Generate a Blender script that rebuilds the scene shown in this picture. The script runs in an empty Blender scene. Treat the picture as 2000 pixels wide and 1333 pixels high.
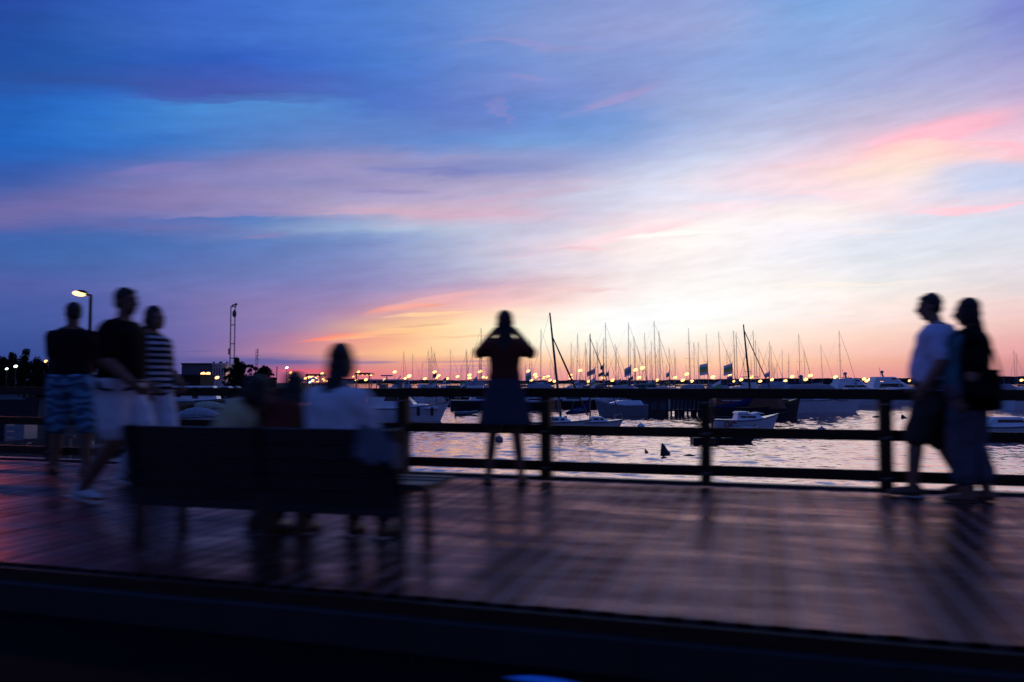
import bpy, math, random
import numpy as np
from math import sin, cos, tan, pi, radians, sqrt, atan2, hypot, exp
from mathutils import Vector, Matrix, Euler, noise

random.seed(7)
S = bpy.context.scene
COL = S.collection

# ------------------------------------------------------------------ camera, sky, exposure
FPX = 1590.0                      # focal length in pixels of a 2000 px wide frame
TH = radians(17.0)                # the view looks 17 degrees left of the seaward normal of the fence
PITCH = math.atan(78.5 / FPX)
EYE = 1.0
cam = bpy.data.cameras.new('camera')
cam.sensor_width = 36.0
cam.lens = 36.0 * FPX / 2000.0
cam.clip_start = 0.05
cam.clip_end = 6000.0
cam.dof.use_dof = True
cam.dof.focus_distance = 62.0
cam.dof.aperture_fstop = 2.0
cam.dof.aperture_ratio = 0.145
camo = bpy.data.objects.new('camera', cam)
COL.objects.link(camo)
camo.location = (0, 0, EYE)
camo.rotation_euler = (pi / 2 + PITCH, 0, TH)
S.camera = camo
S.view_settings.view_transform = 'Standard'
S.view_settings.look = 'None'
S.view_settings.exposure = 0.0
S.view_settings.gamma = 1.0
try:
    S.view_settings.use_curve_mapping = False
except Exception:
    pass
S.render.engine = 'CYCLES'
S.cycles.use_denoising = True
S.cycles.max_bounces = 6
S.cycles.diffuse_bounces = 2
S.cycles.glossy_bounces = 3
S.cycles.sample_clamp_indirect = 4.0
S.cycles.caustics_reflective = False
S.cycles.caustics_refractive = False


def lin(c):
    return tuple((v / 255 / 12.92) if v / 255 <= 0.04045 else ((v / 255 + 0.055) / 1.055) ** 2.4 for v in c[:3])


def ray(x, y):
    """unit direction in the world of a place in the photograph (2000 x 1333)"""
    u, v = x - 1000.0, 666.5 - y
    f = FPX * cos(PITCH) - v * sin(PITCH)
    up = FPX * sin(PITCH) + v * cos(PITCH)
    X = u * cos(TH) - f * sin(TH)
    Y = u * sin(TH) + f * cos(TH)
    n = sqrt(X * X + Y * Y + up * up)
    return X / n, Y / n, up / n


def azel(x, y):
    a = ray(x, y)
    return math.degrees(atan2(a[0], a[1])), math.degrees(math.asin(a[2]))


def ground(x, y, z=0.0):
    a = ray(x, y)
    k = (z - EYE) / a[2]
    return Vector((a[0] * k, a[1] * k, z))


def away(x, d, z=0.0):
    """point at forward distance d in the column x, at height z"""
    u = (x - 1000.0) / FPX * d
    return Vector((u * cos(TH) - d * sin(TH), u * sin(TH) + d * cos(TH), z))


def zat(y, d):
    """height seen at row y at forward distance d"""
    return EYE + (745.0 - y) * d / FPX


# ---- sky: a colour field over azimuth and elevation, with cirrus streaks laid over it
class N:
    """tiny expression wrapper over shader math nodes"""
    tree = None

    def __init__(s, sock):
        s.s = sock

    @staticmethod
    def m(op, *a, clamp=False):
        n = N.tree.nodes.new('ShaderNodeMath')
        n.operation = op
        n.use_clamp = clamp
        for i, v in enumerate(a):
            if isinstance(v, N):
                N.tree.links.new(v.s, n.inputs[i])
            else:
                n.inputs[i].default_value = v
        return N(n.outputs[0])

    def __add__(s, o): return N.m('ADD', s, o)
    def __radd__(s, o): return N.m('ADD', o, s)
    def __sub__(s, o): return N.m('SUBTRACT', s, o)
    def __rsub__(s, o): return N.m('SUBTRACT', o, s)
    def __mul__(s, o): return N.m('MULTIPLY', s, o)
    def __rmul__(s, o): return N.m('MULTIPLY', o, s)
    def __truediv__(s, o): return N.m('DIVIDE', s, o)


def sky_world():
    w = bpy.data.worlds.new('World')
    S.world = w
    w.use_nodes = True
    T = w.node_tree
    T.nodes.clear()
    N.tree = T
    out = T.nodes.new('ShaderNodeOutputWorld')
    bg = T.nodes.new('ShaderNodeBackground')
    bg.inputs['Strength'].default_value = SKY_STRENGTH
    T.links.new(bg.outputs[0], out.inputs[0])
    tc = T.nodes.new('ShaderNodeTexCoord')
    sp = T.nodes.new('ShaderNodeSeparateXYZ')
    T.links.new(tc.outputs['Generated'], sp.inputs[0])
    X, Y, Z = (N(sp.outputs[i]) for i in range(3))
    R2D = 180 / pi
    az0 = N.m('ARCTAN2', X, Y) * R2D
    el0 = N.m('ARCSINE', Z) * R2D

    def noise_tex(sa, se, off, detail=4, rough=0.55):
        c = T.nodes.new('ShaderNodeCombineXYZ')
        T.links.new((az0 * sa).s, c.inputs[0])
        T.links.new(((el0 + az0 * -0.10) * se).s, c.inputs[1])
        c.inputs[2].default_value = off
        n = T.nodes.new('ShaderNodeTexNoise')
        n.inputs['Scale'].default_value = 1.0
        n.inputs['Detail'].default_value = detail
        n.inputs['Roughness'].default_value = rough
        T.links.new(c.outputs[0], n.inputs['Vector'])
        return N(n.outputs[0])
    amp = N.m('MULTIPLY', el0 + 1.0, 0.14, clamp=True)
    n1 = noise_tex(0.07, 0.22, 3.1)
    n2 = noise_tex(0.05, 0.32, 9.7)
    n3 = noise_tex(0.16, 1.1, 5.3, 6, 0.62)
    az = az0 + (n1 - 0.5) * amp * 5.0 + (n3 - 0.5) * amp * 4.0
    el = el0 + (n2 - 0.5) * amp * 1.1 + (n3 - 0.5) * amp * 1.5

    def mix(fac, a, b):
        m = T.nodes.new('ShaderNodeMix')
        m.data_type = 'RGBA'
        for v, i in ((fac, 0), (a, 6), (b, 7)):
            if isinstance(v, N):
                T.links.new(v.s, m.inputs[i])
            elif hasattr(v, 'is_output'):
                T.links.new(v, m.inputs[i])
            elif i == 0:
                m.inputs[0].default_value = v
            else:
                m.inputs[i].default_value = (*v, 1)
        return m.outputs[2]
    # colours of the sky over azimuth, one ramp for each height above the horizon; heights are
    # counted as the tangent of the elevation, drawn down a little away from the sunset
    facin = (az + 180.0) / 360.0
    daz = N.m('MAXIMUM', N.m('MINIMUM', az0 + 17.0, 38.0), -38.0) / R2D
    q = N.m('TANGENT', N.m('MINIMUM', el / R2D, 1.45)) / N.m('COSINE', daz)

    def ramp(stops):
        r = T.nodes.new('ShaderNodeValToRGB')
        r.color_ramp.interpolation = 'B_SPLINE'
        e = r.color_ramp.elements
        while len(e) > 1:
            e.remove(e[-1])
        e[0].position = stops[0][0]
        e[0].color = (*stops[0][1], 1)
        for p, c in stops[1:]:
            k_ = e.new(p)
            k_.color = (*c, 1)
        T.links.new(facin.s, r.inputs[0])
        return r.outputs[0]
    base = prev = None
    tp = tan(PITCH)
    for y, cs in reversed(SKY_ROWS):
        vf = (666.5 - y) / FPX
        qr = (vf + tp) / (1 - vf * tp)
        t = min(1, max(0, (748 - y) / 748))
        behind = tuple((1 - t) * p + t * k_ for p, k_ in zip(lin((86, 86, 138)), lin((50, 72, 142))))
        right = tuple((1 - t) * p + t * k_ for p, k_ in zip(lin((110, 80, 110)), lin((60, 75, 140))))
        left = tuple((1 - t) * p + t * k_ for p, k_ in zip(lin((50, 64, 124)), lin((36, 72, 152))))
        st = [(0.0, behind), ((-120 + 180) / 360, behind), ((-85 + 180) / 360, left)]
        row = [(-57.0, lin(cs[0]))]
        for i, c in enumerate(cs):
            if y >= 592 and y <= 690 and i >= 8:
                c = (c[0], c[1], c[2] + (14 if y > 600 else 6))
            lum = (c[0] + c[1] + c[2]) / 3
            gain = 0.14 * min(1, max(0, (lum - 120) / 70)) * min(1, max(0, (660 - y) / 200))
            row.append((azel(125.0 * i, y)[0], lin(tuple(v + (258 - v) * gain * g_ for v, g_ in zip(c, (1, 1.1, .6))))))
        row.append((row[-1][0] + 6.0, lin(cs[-1])))
        st += [((a + 180) / 360, c) for a, c in row]
        st += [((50 + 180) / 360, right), ((100 + 180) / 360, behind), (1.0, behind)]
        r = ramp(st)
        if prev is None:
            base = r
        else:
            f = N.m('DIVIDE', q - prev, qr - prev, clamp=True)
            base = mix(f, base, r)
        prev = qr
    for e0_, e1_, c in ((24, 42, (48, 84, 164)), (42, 62, (42, 72, 148)), (62, 85, (38, 66, 136))):
        f = N.m('DIVIDE', el0 - e0_, e1_ - e0_, clamp=True)
        base = mix(f, base, lin(c))
    # cirrus streaks
    wob = (n2 - 0.5) * 1.2 + (n3 - 0.5) * 1.2
    azs_ = az0 + (n1 - 0.5) * 4.0 + (n3 - 0.5) * 4.0
    amp2 = N.m('MULTIPLY', el0 + 0.5, 0.16, clamp=True)
    els_ = el0 + wob * amp2
    grain = N.m('MULTIPLY_ADD', n3, 1.5, 0.25)
    for (x0, y0, x1, y1, wu, wd, bend, c, k) in STREAKS:
        a0, e0 = azel(x0, y0)
        a1, e1 = azel(x1, y1)
        L = hypot(a1 - a0, e1 - e0) / 2
        t = atan2(e1 - e0, a1 - a0)
        am, em = (a0 + a1) / 2, (e0 + e1) / 2
        dpx = 0.036
        da, de = azs_ - am, els_ - em
        u = (da * cos(t) + de * sin(t)) / L
        u2 = u * u
        v = de * cos(t) - da * sin(t) - (1.0 - u2) * (bend * dpx)
        vu = N.m('MAXIMUM', v, 0.0) / (wu * dpx)
        vd = N.m('MINIMUM', v, 0.0) / (wd * dpx)
        q = u2 + vu * vu + vd * vd
        mk = N.m('SUBTRACT', 1.0, q, clamp=True)
        mk = N.m('MULTIPLY', mk * mk * grain, 1.7, clamp=True) * k
        base = mix(mk, base, lin(c))
    # faint grain of thin cloud everywhere
    fine = noise_tex(0.30, 1.6, 1.3, 5, 0.6)
    mul = (fine - 0.5) * amp * 0.32 + 1.0
    vm = T.nodes.new('ShaderNodeVectorMath')
    vm.operation = 'SCALE'
    T.links.new(base, vm.inputs[0])
    T.links.new(mul.s, vm.inputs['Scale'])
    T.links.new(vm.outputs[0], bg.inputs['Color'])
    w.cycles.sampling_method = 'MANUAL'
    w.cycles.sample_map_resolution = 1024


SKY_STRENGTH = 1.0
SKY_ROWS = [
    (0, [(38, 72, 158), (45, 88, 175), (52, 96, 188), (58, 100, 195), (62, 108, 203), (68, 116, 208), (75, 124, 210), (92, 134, 212), (108, 142, 212), (126, 146, 212), (134, 150, 214), (138, 156, 216), (118, 156, 222), (112, 158, 226), (122, 160, 222), (128, 150, 214), (118, 128, 204)]),
    (60, [(34, 74, 158), (42, 90, 172), (56, 98, 184), (60, 104, 196), (62, 108, 204), (70, 118, 208), (72, 120, 208), (96, 132, 208), (118, 142, 210), (130, 146, 210), (136, 148, 210), (146, 158, 214), (128, 160, 222), (122, 160, 224), (134, 162, 220), (138, 156, 214), (128, 138, 208)]),
    (120, [(34, 78, 160), (38, 88, 172), (44, 90, 178), (48, 92, 188), (52, 96, 194), (62, 108, 202), (68, 120, 206), (84, 124, 206), (104, 136, 208), (120, 144, 210), (124, 144, 210), (130, 152, 214), (126, 160, 222), (130, 158, 220), (144, 158, 216), (148, 154, 212), (150, 148, 208)]),
    (165, [(40, 82, 160), (48, 86, 165), (56, 86, 165), (66, 88, 172), (72, 94, 182), (78, 106, 190), (68, 114, 202), (88, 122, 204), (118, 136, 206), (114, 136, 208), (126, 142, 208), (140, 158, 216), (134, 164, 224), (144, 162, 218), (160, 164, 216), (158, 158, 212), (172, 158, 210)]),
    (187, [(38, 88, 172), (42, 98, 188), (52, 104, 194), (70, 90, 170), (74, 98, 180), (76, 110, 192), (70, 112, 200), (92, 121, 202), (106, 131, 204), (107, 136, 208), (134, 146, 208), (141, 161, 217), (146, 169, 224), (157, 167, 217), (166, 167, 215), (171, 165, 213), (190, 164, 209)]),
    (205, [(36, 96, 184), (42, 106, 198), (52, 120, 208), (66, 132, 210), (76, 134, 208), (82, 134, 208), (72, 110, 198), (94, 120, 200), (94, 126, 202), (102, 136, 208), (134, 148, 208), (142, 164, 218), (158, 174, 224), (170, 172, 216), (172, 170, 214), (184, 172, 214), (208, 170, 208)]),
    (240, [(34, 96, 186), (42, 110, 200), (56, 122, 206), (68, 128, 206), (80, 128, 204), (88, 128, 202), (88, 126, 202), (98, 124, 200), (100, 128, 204), (96, 140, 212), (112, 148, 214), (158, 172, 220), (172, 176, 220), (178, 174, 214), (196, 176, 212), (222, 182, 214), (230, 184, 214)]),
    (280, [(34, 98, 188), (40, 108, 198), (54, 114, 200), (66, 120, 198), (88, 124, 194), (104, 128, 194), (98, 130, 202), (90, 132, 206), (108, 152, 216), (110, 150, 216), (128, 154, 214), (184, 190, 228), (190, 194, 230), (206, 190, 222), (255, 192, 210), (255, 194, 208), (236, 192, 218)]),
    (310, [(40, 96, 182), (48, 100, 186), (62, 108, 186), (94, 116, 186), (122, 124, 186), (140, 132, 188), (140, 138, 194), (140, 142, 198), (134, 146, 204), (134, 150, 210), (160, 168, 216), (190, 204, 238), (216, 206, 234), (246, 204, 222), (258, 216, 204), (256, 206, 206), (242, 194, 212)]),
    (335, [(48, 92, 176), (60, 96, 178), (92, 110, 182), (122, 120, 182), (128, 126, 188), (150, 138, 190), (138, 138, 194), (120, 128, 192), (128, 138, 200), (158, 160, 208), (182, 190, 228), (206, 214, 240), (240, 208, 226), (256, 214, 216), (260, 230, 208), (228, 206, 226), (194, 204, 238)]),
    (360, [(58, 92, 170), (74, 98, 172), (110, 114, 178), (134, 120, 180), (126, 128, 188), (134, 132, 190), (150, 140, 194), (162, 152, 198), (170, 158, 202), (190, 172, 208), (198, 206, 236), (228, 222, 240), (252, 216, 228), (248, 218, 228), (258, 228, 222), (210, 210, 236), (188, 202, 238)]),
    (385, [(80, 96, 166), (102, 104, 168), (126, 114, 174), (136, 122, 178), (142, 130, 184), (152, 142, 190), (158, 148, 200), (178, 160, 202), (180, 172, 210), (190, 186, 220), (212, 216, 242), (226, 220, 240), (228, 216, 236), (248, 226, 236), (256, 220, 224), (204, 212, 240), (232, 208, 226)]),
    (405, [(104, 104, 168), (114, 106, 168), (116, 112, 174), (130, 122, 180), (118, 124, 186), (168, 150, 192), (198, 164, 196), (200, 170, 200), (196, 170, 204), (192, 192, 222), (222, 216, 238), (248, 232, 242), (252, 236, 240), (258, 242, 238), (238, 218, 232), (248, 210, 224), (204, 214, 240)]),
    (422, [(108, 104, 168), (106, 104, 166), (92, 108, 176), (84, 112, 182), (80, 122, 190), (114, 138, 196), (166, 164, 206), (194, 172, 204), (212, 170, 198), (190, 188, 220), (238, 216, 234), (258, 242, 244), (255, 240, 244), (258, 242, 238), (226, 220, 238), (204, 216, 238), (212, 216, 234)]),
    (440, [(100, 98, 165), (90, 104, 170), (98, 108, 174), (108, 114, 180), (92, 122, 186), (138, 158, 206), (142, 170, 212), (176, 184, 216), (190, 184, 218), (206, 196, 222), (255, 226, 232), (262, 250, 246), (250, 244, 252), (250, 240, 246), (218, 221, 240), (209, 217, 237), (213, 215, 233)]),
    (460, [(64, 96, 170), (68, 104, 176), (74, 108, 178), (86, 114, 182), (112, 124, 184), (106, 132, 192), (124, 150, 204), (166, 176, 212), (194, 192, 222), (218, 204, 224), (262, 244, 240), (260, 250, 247), (250, 244, 252), (240, 236, 248), (214, 222, 240), (214, 219, 236), (214, 214, 232)]),
    (480, [(60, 98, 170), (66, 104, 174), (72, 108, 178), (82, 114, 182), (90, 122, 188), (100, 128, 190), (126, 140, 198), (160, 172, 210), (206, 192, 218), (240, 212, 222), (255, 240, 236), (256, 247, 246), (248, 242, 250), (226, 228, 242), (216, 224, 240), (220, 222, 236), (216, 216, 230)]),
    (520, [(70, 98, 168), (72, 104, 172), (80, 108, 176), (90, 114, 180), (100, 120, 184), (114, 128, 188), (140, 142, 196), (168, 172, 208), (200, 194, 218), (226, 214, 228), (246, 232, 236), (252, 244, 244), (246, 242, 246), (236, 234, 242), (228, 230, 238), (228, 224, 232), (224, 216, 226)]),
    (560, [(80, 94, 166), (84, 98, 168), (94, 106, 172), (108, 112, 176), (122, 118, 180), (134, 126, 184), (150, 142, 192), (178, 154, 194), (212, 178, 200), (240, 208, 210), (255, 244, 244), (260, 252, 250), (258, 250, 248), (250, 242, 236), (240, 234, 232), (236, 226, 228), (230, 216, 222)]),
    (592, [(72, 92, 162), (76, 92, 162), (90, 98, 168), (112, 110, 172), (138, 122, 178), (146, 128, 180), (168, 142, 184), (238, 168, 172), (250, 196, 190), (252, 222, 210), (264, 254, 246), (272, 262, 254), (264, 252, 244), (256, 240, 228), (250, 232, 220), (250, 226, 212), (240, 208, 200)]),
    (615, [(66, 88, 160), (70, 90, 160), (90, 96, 168), (110, 108, 170), (140, 121, 176), (152, 129, 178), (196, 142, 166), (258, 192, 150), (266, 230, 196), (272, 250, 228), (278, 266, 250), (272, 260, 246), (264, 248, 230), (256, 236, 218), (252, 228, 208), (248, 218, 200), (238, 200, 188)]),
    (640, [(62, 86, 156), (66, 86, 156), (88, 92, 164), (106, 104, 168), (140, 120, 176), (160, 130, 172), (255, 190, 140), (262, 222, 160), (272, 248, 210), (278, 262, 234), (276, 264, 246), (268, 252, 230), (262, 240, 214), (256, 228, 202), (252, 220, 192), (246, 206, 184), (236, 190, 174)]),
    (665, [(58, 82, 152), (62, 82, 150), (84, 88, 158), (110, 104, 168), (146, 118, 170), (218, 142, 148), (250, 170, 138), (264, 220, 164), (272, 244, 200), (272, 252, 220), (268, 252, 230), (264, 240, 210), (262, 230, 198), (256, 218, 188), (250, 206, 178), (244, 190, 168), (234, 174, 160)]),
    (690, [(54, 76, 146), (58, 78, 146), (86, 88, 158), (116, 106, 166), (164, 122, 164), (218, 142, 146), (258, 194, 140), (264, 210, 158), (266, 220, 176), (266, 228, 192), (264, 230, 202), (260, 220, 186), (260, 216, 180), (252, 202, 170), (246, 188, 162), (238, 172, 156), (226, 160, 152)]),
    (706, [(50, 70, 140), (56, 74, 142), (80, 84, 152), (94, 92, 156), (106, 98, 158), (134, 108, 158), (235, 165, 140), (242, 172, 145), (252, 194, 152), (258, 208, 167), (260, 210, 174), (256, 206, 172), (256, 204, 168), (248, 188, 162), (240, 174, 156), (230, 160, 152), (216, 148, 148)]),
    (725, [(48, 66, 134), (52, 70, 138), (78, 82, 150), (90, 88, 152), (140, 100, 150), (226, 104, 122), (235, 140, 135), (222, 145, 150), (234, 158, 155), (246, 176, 158), (250, 182, 162), (250, 182, 160), (250, 182, 158), (242, 166, 156), (234, 158, 152), (222, 148, 148), (204, 138, 146)]),
    (748, [(44, 60, 124), (48, 64, 130), (74, 78, 142), (86, 84, 146), (150, 92, 136), (216, 112, 126), (220, 125, 135), (215, 132, 148), (225, 142, 152), (235, 152, 155), (240, 158, 158), (240, 160, 158), (240, 158, 156), (232, 150, 154), (224, 146, 150), (210, 136, 144), (186, 124, 140)]),
]
STREAKS = [
    # x0, y0, x1, y1, soft width above / below (px), bend, colour, strength
    (180, 186, 660, 192, 26, 6, -3, (70, 86, 168), 0.45),
    (180, 352, 440, 314, 10, 16, 3, (146, 126, 186), 0.35),
    (240, 416, 680, 405, 22, 5, -3, (160, 140, 188), 0.5),
    (560, 408, 1085, 420, 14, 5, 3, (214, 170, 196), 0.5),
    (660, 332, 980, 338, 9, 12, 0, (116, 122, 190), 0.4),
    (640, 372, 880, 378, 6, 7, 0, (144, 134, 192), 0.4),
    (820, 392, 1200, 362, 12, 6, -7, (212, 176, 204), 0.4),
    (430, 470, 600, 446, 9, 6, -5, (140, 128, 182), 0.45),
    (860, 76, 1270, 106, 14, 7, 3, (156, 150, 204), 0.4),
    (960, 148, 1080, 158, 10, 6, 3, (156, 148, 204), 0.4),
    (1110, 222, 1330, 156, 18, 7, -6, (172, 154, 206), 0.5),
    (940, 185, 1016, 250, 12, 14, 10, (146, 138, 200), 0.4),
    (1590, 338, 2060, 212, 34, 18, 10, (268, 186, 204), 0.6),
    (1640, 318, 1900, 278, 20, 26, 4, (268, 224, 208), 0.6),
    (1870, 286, 2060, 304, 10, 5, 5, (268, 192, 206), 0.65),
    (1800, 345, 2060, 335, 26, 28, 4, (190, 206, 240), 0.45),
    (1480, 372, 1780, 380, 8, 9, 0, (262, 222, 232), 0.5),
    (1330, 402, 1520, 396, 9, 7, 0, (262, 226, 236), 0.45),
    (1740, 418, 2060, 386, 10, 5, -3, (266, 208, 222), 0.75),
    (1480, 332, 1640, 322, 7, 8, 0, (252, 202, 216), 0.3),
    (1070, 484, 1400, 415, 20, 5, -8, (266, 220, 228), 0.65),
    (1085, 476, 1190, 492, 8, 4, -3, (255, 200, 210), 0.55),
    (1180, 464, 1420, 450, 8, 6, 0, (278, 266, 256), 0.6),
    (950, 504, 1160, 474, 7, 5, -3, (218, 190, 214), 0.4),
    (1620, 448, 1780, 452, 10, 4, -3, (258, 240, 236), 0.35),
    (1480, 560, 1880, 546, 6, 4, 3, (268, 248, 232), 0.4),
    (1540, 606, 1700, 613, 4, 3, 0, (272, 250, 230), 0.45),
    (700, 622, 900, 596, 9, 7, 5, (262, 158, 124), 0.6),
    (690, 630, 1000, 566, 10, 12, 8, (250, 186, 178), 0.45),
    (980, 570, 1260, 566, 8, 5, -2, (242, 202, 200), 0.5),
    (550, 673, 760, 652, 7, 4, 3, (264, 142, 118), 0.75),
    (600, 668, 900, 648, 10, 6, 5, (264, 200, 146), 0.6),
    (720, 625, 960, 608, 4, 5, 0, (278, 232, 168), 0.5),
    (760, 640, 900, 634, 2.5, 3, 0, (236, 170, 146), 0.5),
    (700, 656, 840, 652, 2.5, 3, 0, (236, 170, 140), 0.6),
    (820, 664, 1020, 655, 3, 3, 0, (250, 190, 148), 0.5),
    (630, 708, 800, 706, 4, 4, 0, (164, 128, 160), 0.9),
    (780, 707, 1010, 706, 2.2, 2.2, 0, (196, 146, 160), 0.8),
    (840, 715, 1010, 715, 2.6, 2.6, 0, (200, 142, 158), 0.7),
    (240, 708, 680, 708, 6, 8, 0, (100, 94, 156), 0.75),
    (760, 724, 1080, 722, 5, 5, 0, (206, 142, 160), 0.6),
    (500, 724, 700, 725, 3, 4, 0, (240, 92, 112), 0.7),
    (330, 688, 430, 686, 2, 3, 0, (98, 96, 156), 0.5),
]
sky_world()

# ------------------------------------------------------------------ materials
MATS = {}


def mat(name, c, rough=0.6, var=0.15, vs=6.0, bump=0.0, bs=20.0, metal=0.0, spec=0.5, emit=None, es=0.0, coat=0.0, stretch=(1, 1, 1), objvar=0.0):
    if name in MATS:
        return MATS[name]
    m = bpy.data.materials.new(name)
    m.use_nodes = True
    T = m.node_tree
    b = T.nodes['Principled BSDF']
    b.inputs['Roughness'].default_value = rough
    b.inputs['Metallic'].default_value = metal
    b.inputs['Specular IOR Level'].default_value = spec
    if coat:
        b.inputs['Coat Weight'].default_value = coat
    tc = T.nodes.new('ShaderNodeTexCoord')
    mp = T.nodes.new('ShaderNodeMapping')
    mp.inputs['Scale'].default_value = stretch
    T.links.new(tc.outputs['Object'], mp.inputs[0])
    n = T.nodes.new('ShaderNodeTexNoise')
    n.inputs['Scale'].default_value = vs
    n.inputs['Detail'].default_value = 5
    T.links.new(mp.outputs[0], n.inputs['Vector'])
    mr = T.nodes.new('ShaderNodeMapRange')
    mr.inputs[1].default_value = 0.25
    mr.inputs[2].default_value = 0.75
    mr.inputs[3].default_value = 1 - var
    mr.inputs[4].default_value = 1 + var
    T.links.new(n.outputs[0], mr.inputs[0])
    fac = mr.outputs[0]
    if objvar:
        oi = T.nodes.new('ShaderNodeObjectInfo')
        m2 = T.nodes.new('ShaderNodeMapRange')
        m2.inputs[3].default_value = 1 - objvar
        m2.inputs[4].default_value = 1 + objvar
        T.links.new(oi.outputs['Random'], m2.inputs[0])
        mm = T.nodes.new('ShaderNodeMath')
        mm.operation = 'MULTIPLY'
        T.links.new(fac, mm.inputs[0])
        T.links.new(m2.outputs[0], mm.inputs[1])
        fac = mm.outputs[0]
    vm = T.nodes.new('ShaderNodeVectorMath')
    vm.operation = 'SCALE'
    vm.inputs[0].default_value = c
    T.links.new(fac, vm.inputs['Scale'])
    T.links.new(vm.outputs[0], b.inputs['Base Color'])
    if bump:
        n2 = T.nodes.new('ShaderNodeTexNoise')
        n2.inputs['Scale'].default_value = bs
        n2.inputs['Detail'].default_value = 4
        T.links.new(mp.outputs[0], n2.inputs['Vector'])
        bp = T.nodes.new('ShaderNodeBump')
        bp.inputs['Strength'].default_value = bump
        bp.inputs['Distance'].default_value = 0.02
        T.links.new(n2.outputs[0], bp.inputs['Height'])
        T.links.new(bp.outputs[0], b.inputs['Normal'])
    if emit:
        b.inputs['Emission Color'].default_value = (*emit, 1)
        b.inputs['Emission Strength'].default_value = es
    MATS[name] = m
    return m


# ------------------------------------------------------------------ mesh helpers
class MB:
    def __init__(s):
        s.v, s.f = [], []

    def add(s, vs, fs):
        k = len(s.v)
        s.v += [tuple(p) for p in vs]
        s.f += [tuple(i + k for i in q) for q in fs]
        return s

    def box(s, c, d, rz=0.0, tilt=None):
        x, y, z = d[0] / 2, d[1] / 2, d[2] / 2
        R = Euler((0, 0, rz)).to_matrix() if tilt is None else tilt
        vs = [Vector(c) + R @ Vector((a * x, b * y, e * z)) for e in (-1, 1) for b in (-1, 1) for a in (-1, 1)]
        return s.add(vs, [(0, 2, 3, 1), (4, 5, 7, 6), (0, 1, 5, 4), (2, 6, 7, 3), (0, 4, 6, 2), (1, 3, 7, 5)])

    def bar(s, a, b, w, h=None):
        """square bar from a to b"""
        a, b = Vector(a), Vector(b)
        h = h or w
        d = (b - a).normalized()
        up = Vector((0, 0, 1)) if abs(d.z) < 0.95 else Vector((1, 0, 0))
        x = d.cross(up).normalized() * w / 2
        y = x.cross(d).normalized() * h / 2
        vs = [a - x - y, a + x - y, a + x + y, a - x + y, b - x - y, b + x - y, b + x + y, b - x + y]
        return s.add(vs, [(3, 2, 1, 0), (4, 5, 6, 7), (0, 1, 5, 4), (1, 2, 6, 5), (2, 3, 7, 6), (3, 0, 4, 7)])

    def tube(s, path, rad, n=8, caps=True, flat=(1, 1)):
        path = [Vector(p) for p in path]
        if not hasattr(rad, '__len__'):
            rad = [rad] * len(path)
        d0 = (path[1] - path[0]).normalized()
        up = Vector((0, 0, 1)) if abs(d0.z) < 0.9 else Vector((0, 1, 0))
        x = d0.cross(up).normalized()
        rings = []
        for i, p in enumerate(path):
            d = (path[min(i + 1, len(path) - 1)] - path[max(i - 1, 0)]).normalized()
            x = (x - d * x.dot(d)).normalized()
            y = d.cross(x)
            rings.append([p + (x * cos(2 * pi * k / n) * flat[0] + y * sin(2 * pi * k / n) * flat[1]) * rad[i] for k in range(n)])
        return s.loft(rings, caps)

    def loft(s, rings, caps=True):
        n = len(rings[0])
        vs = [p for r in rings for p in r]
        fs = []
        for i in range(len(rings) - 1):
            for k in range(n):
                a, b = i * n + k, i * n + (k + 1) % n
                fs.append((a, b, b + n, a + n))
        if caps:
            fs.append(tuple(range(n - 1, -1, -1)))
            fs.append(tuple((len(rings) - 1) * n + k for k in range(n)))
        return s.add(vs, fs)

    def ell(s, c, r, R=None, nu=12, nv=8):
        c = Vector(c)
        R = R or Matrix.Identity(3)
        vs = [c + R @ Vector((0, 0, -r[2]))]
        for j in range(1, nv):
            t = -pi / 2 + pi * j / nv
            for i in range(nu):
                p = 2 * pi * i / nu
                vs.append(c + R @ Vector((r[0] * cos(t) * cos(p), r[1] * cos(t) * sin(p), r[2] * sin(t))))
        vs.append(c + R @ Vector((0, 0, r[2])))
        fs = [(0, 1 + (i + 1) % nu, 1 + i) for i in range(nu)]
        for j in range(nv - 2):
            for i in range(nu):
                a, b = 1 + j * nu + i, 1 + j * nu + (i + 1) % nu
                fs.append((a, b, b + nu, a + nu))
        o = 1 + (nv - 2) * nu
        fs += [(o + i, o + (i + 1) % nu, len(vs) - 1) for i in range(nu)]
        return s.add(vs, fs)

    def capsule(s, a, b, ra, rb, n=10):
        a, b = Vector(a), Vector(b)
        d = (b - a).normalized()
        pa = [a - d * ra * 0.9, a - d * ra * 0.6, a]
        pb = [b, b + d * rb * 0.6, b + d * rb * 0.9]
        return s.tube(pa + pb, [ra * 0.42, ra * 0.8, ra, rb, rb * 0.8, rb * 0.42], n)

    def mesh(s, name):
        m = bpy.data.meshes.new(name)
        m.from_pydata([tuple(p) for p in s.v], [], s.f)
        m.update()
        return m


def link(name, me, m=None, parent=None, smooth=False):
    o = bpy.data.objects.new(name, me)
    COL.objects.link(o)
    if m is not None and me is not None and not me.materials:
        me.materials.append(m)
    if parent is not None:
        o.parent = parent
    if smooth and me is not None:
        me.polygons.foreach_set('use_smooth', [True] * len(me.polygons))
    return o


def part(name, mb, m, parent=None, smooth=False):
    return link(name, mb.mesh(name), m, parent, smooth)


def thing(name, label, cat, loc=(0, 0, 0), rz=0.0, group=None):
    o = bpy.data.objects.new(name, None)
    o.empty_display_size = 0.2
    COL.objects.link(o)
    o.location = loc
    o.rotation_euler = (0, 0, rz)
    o['label'] = label
    o['category'] = cat
    if group:
        o['group'] = group
    return o


def tag(o, label, cat, group=None):
    o['label'] = label
    o['category'] = cat
    if group:
        o['group'] = group
    return o


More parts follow.
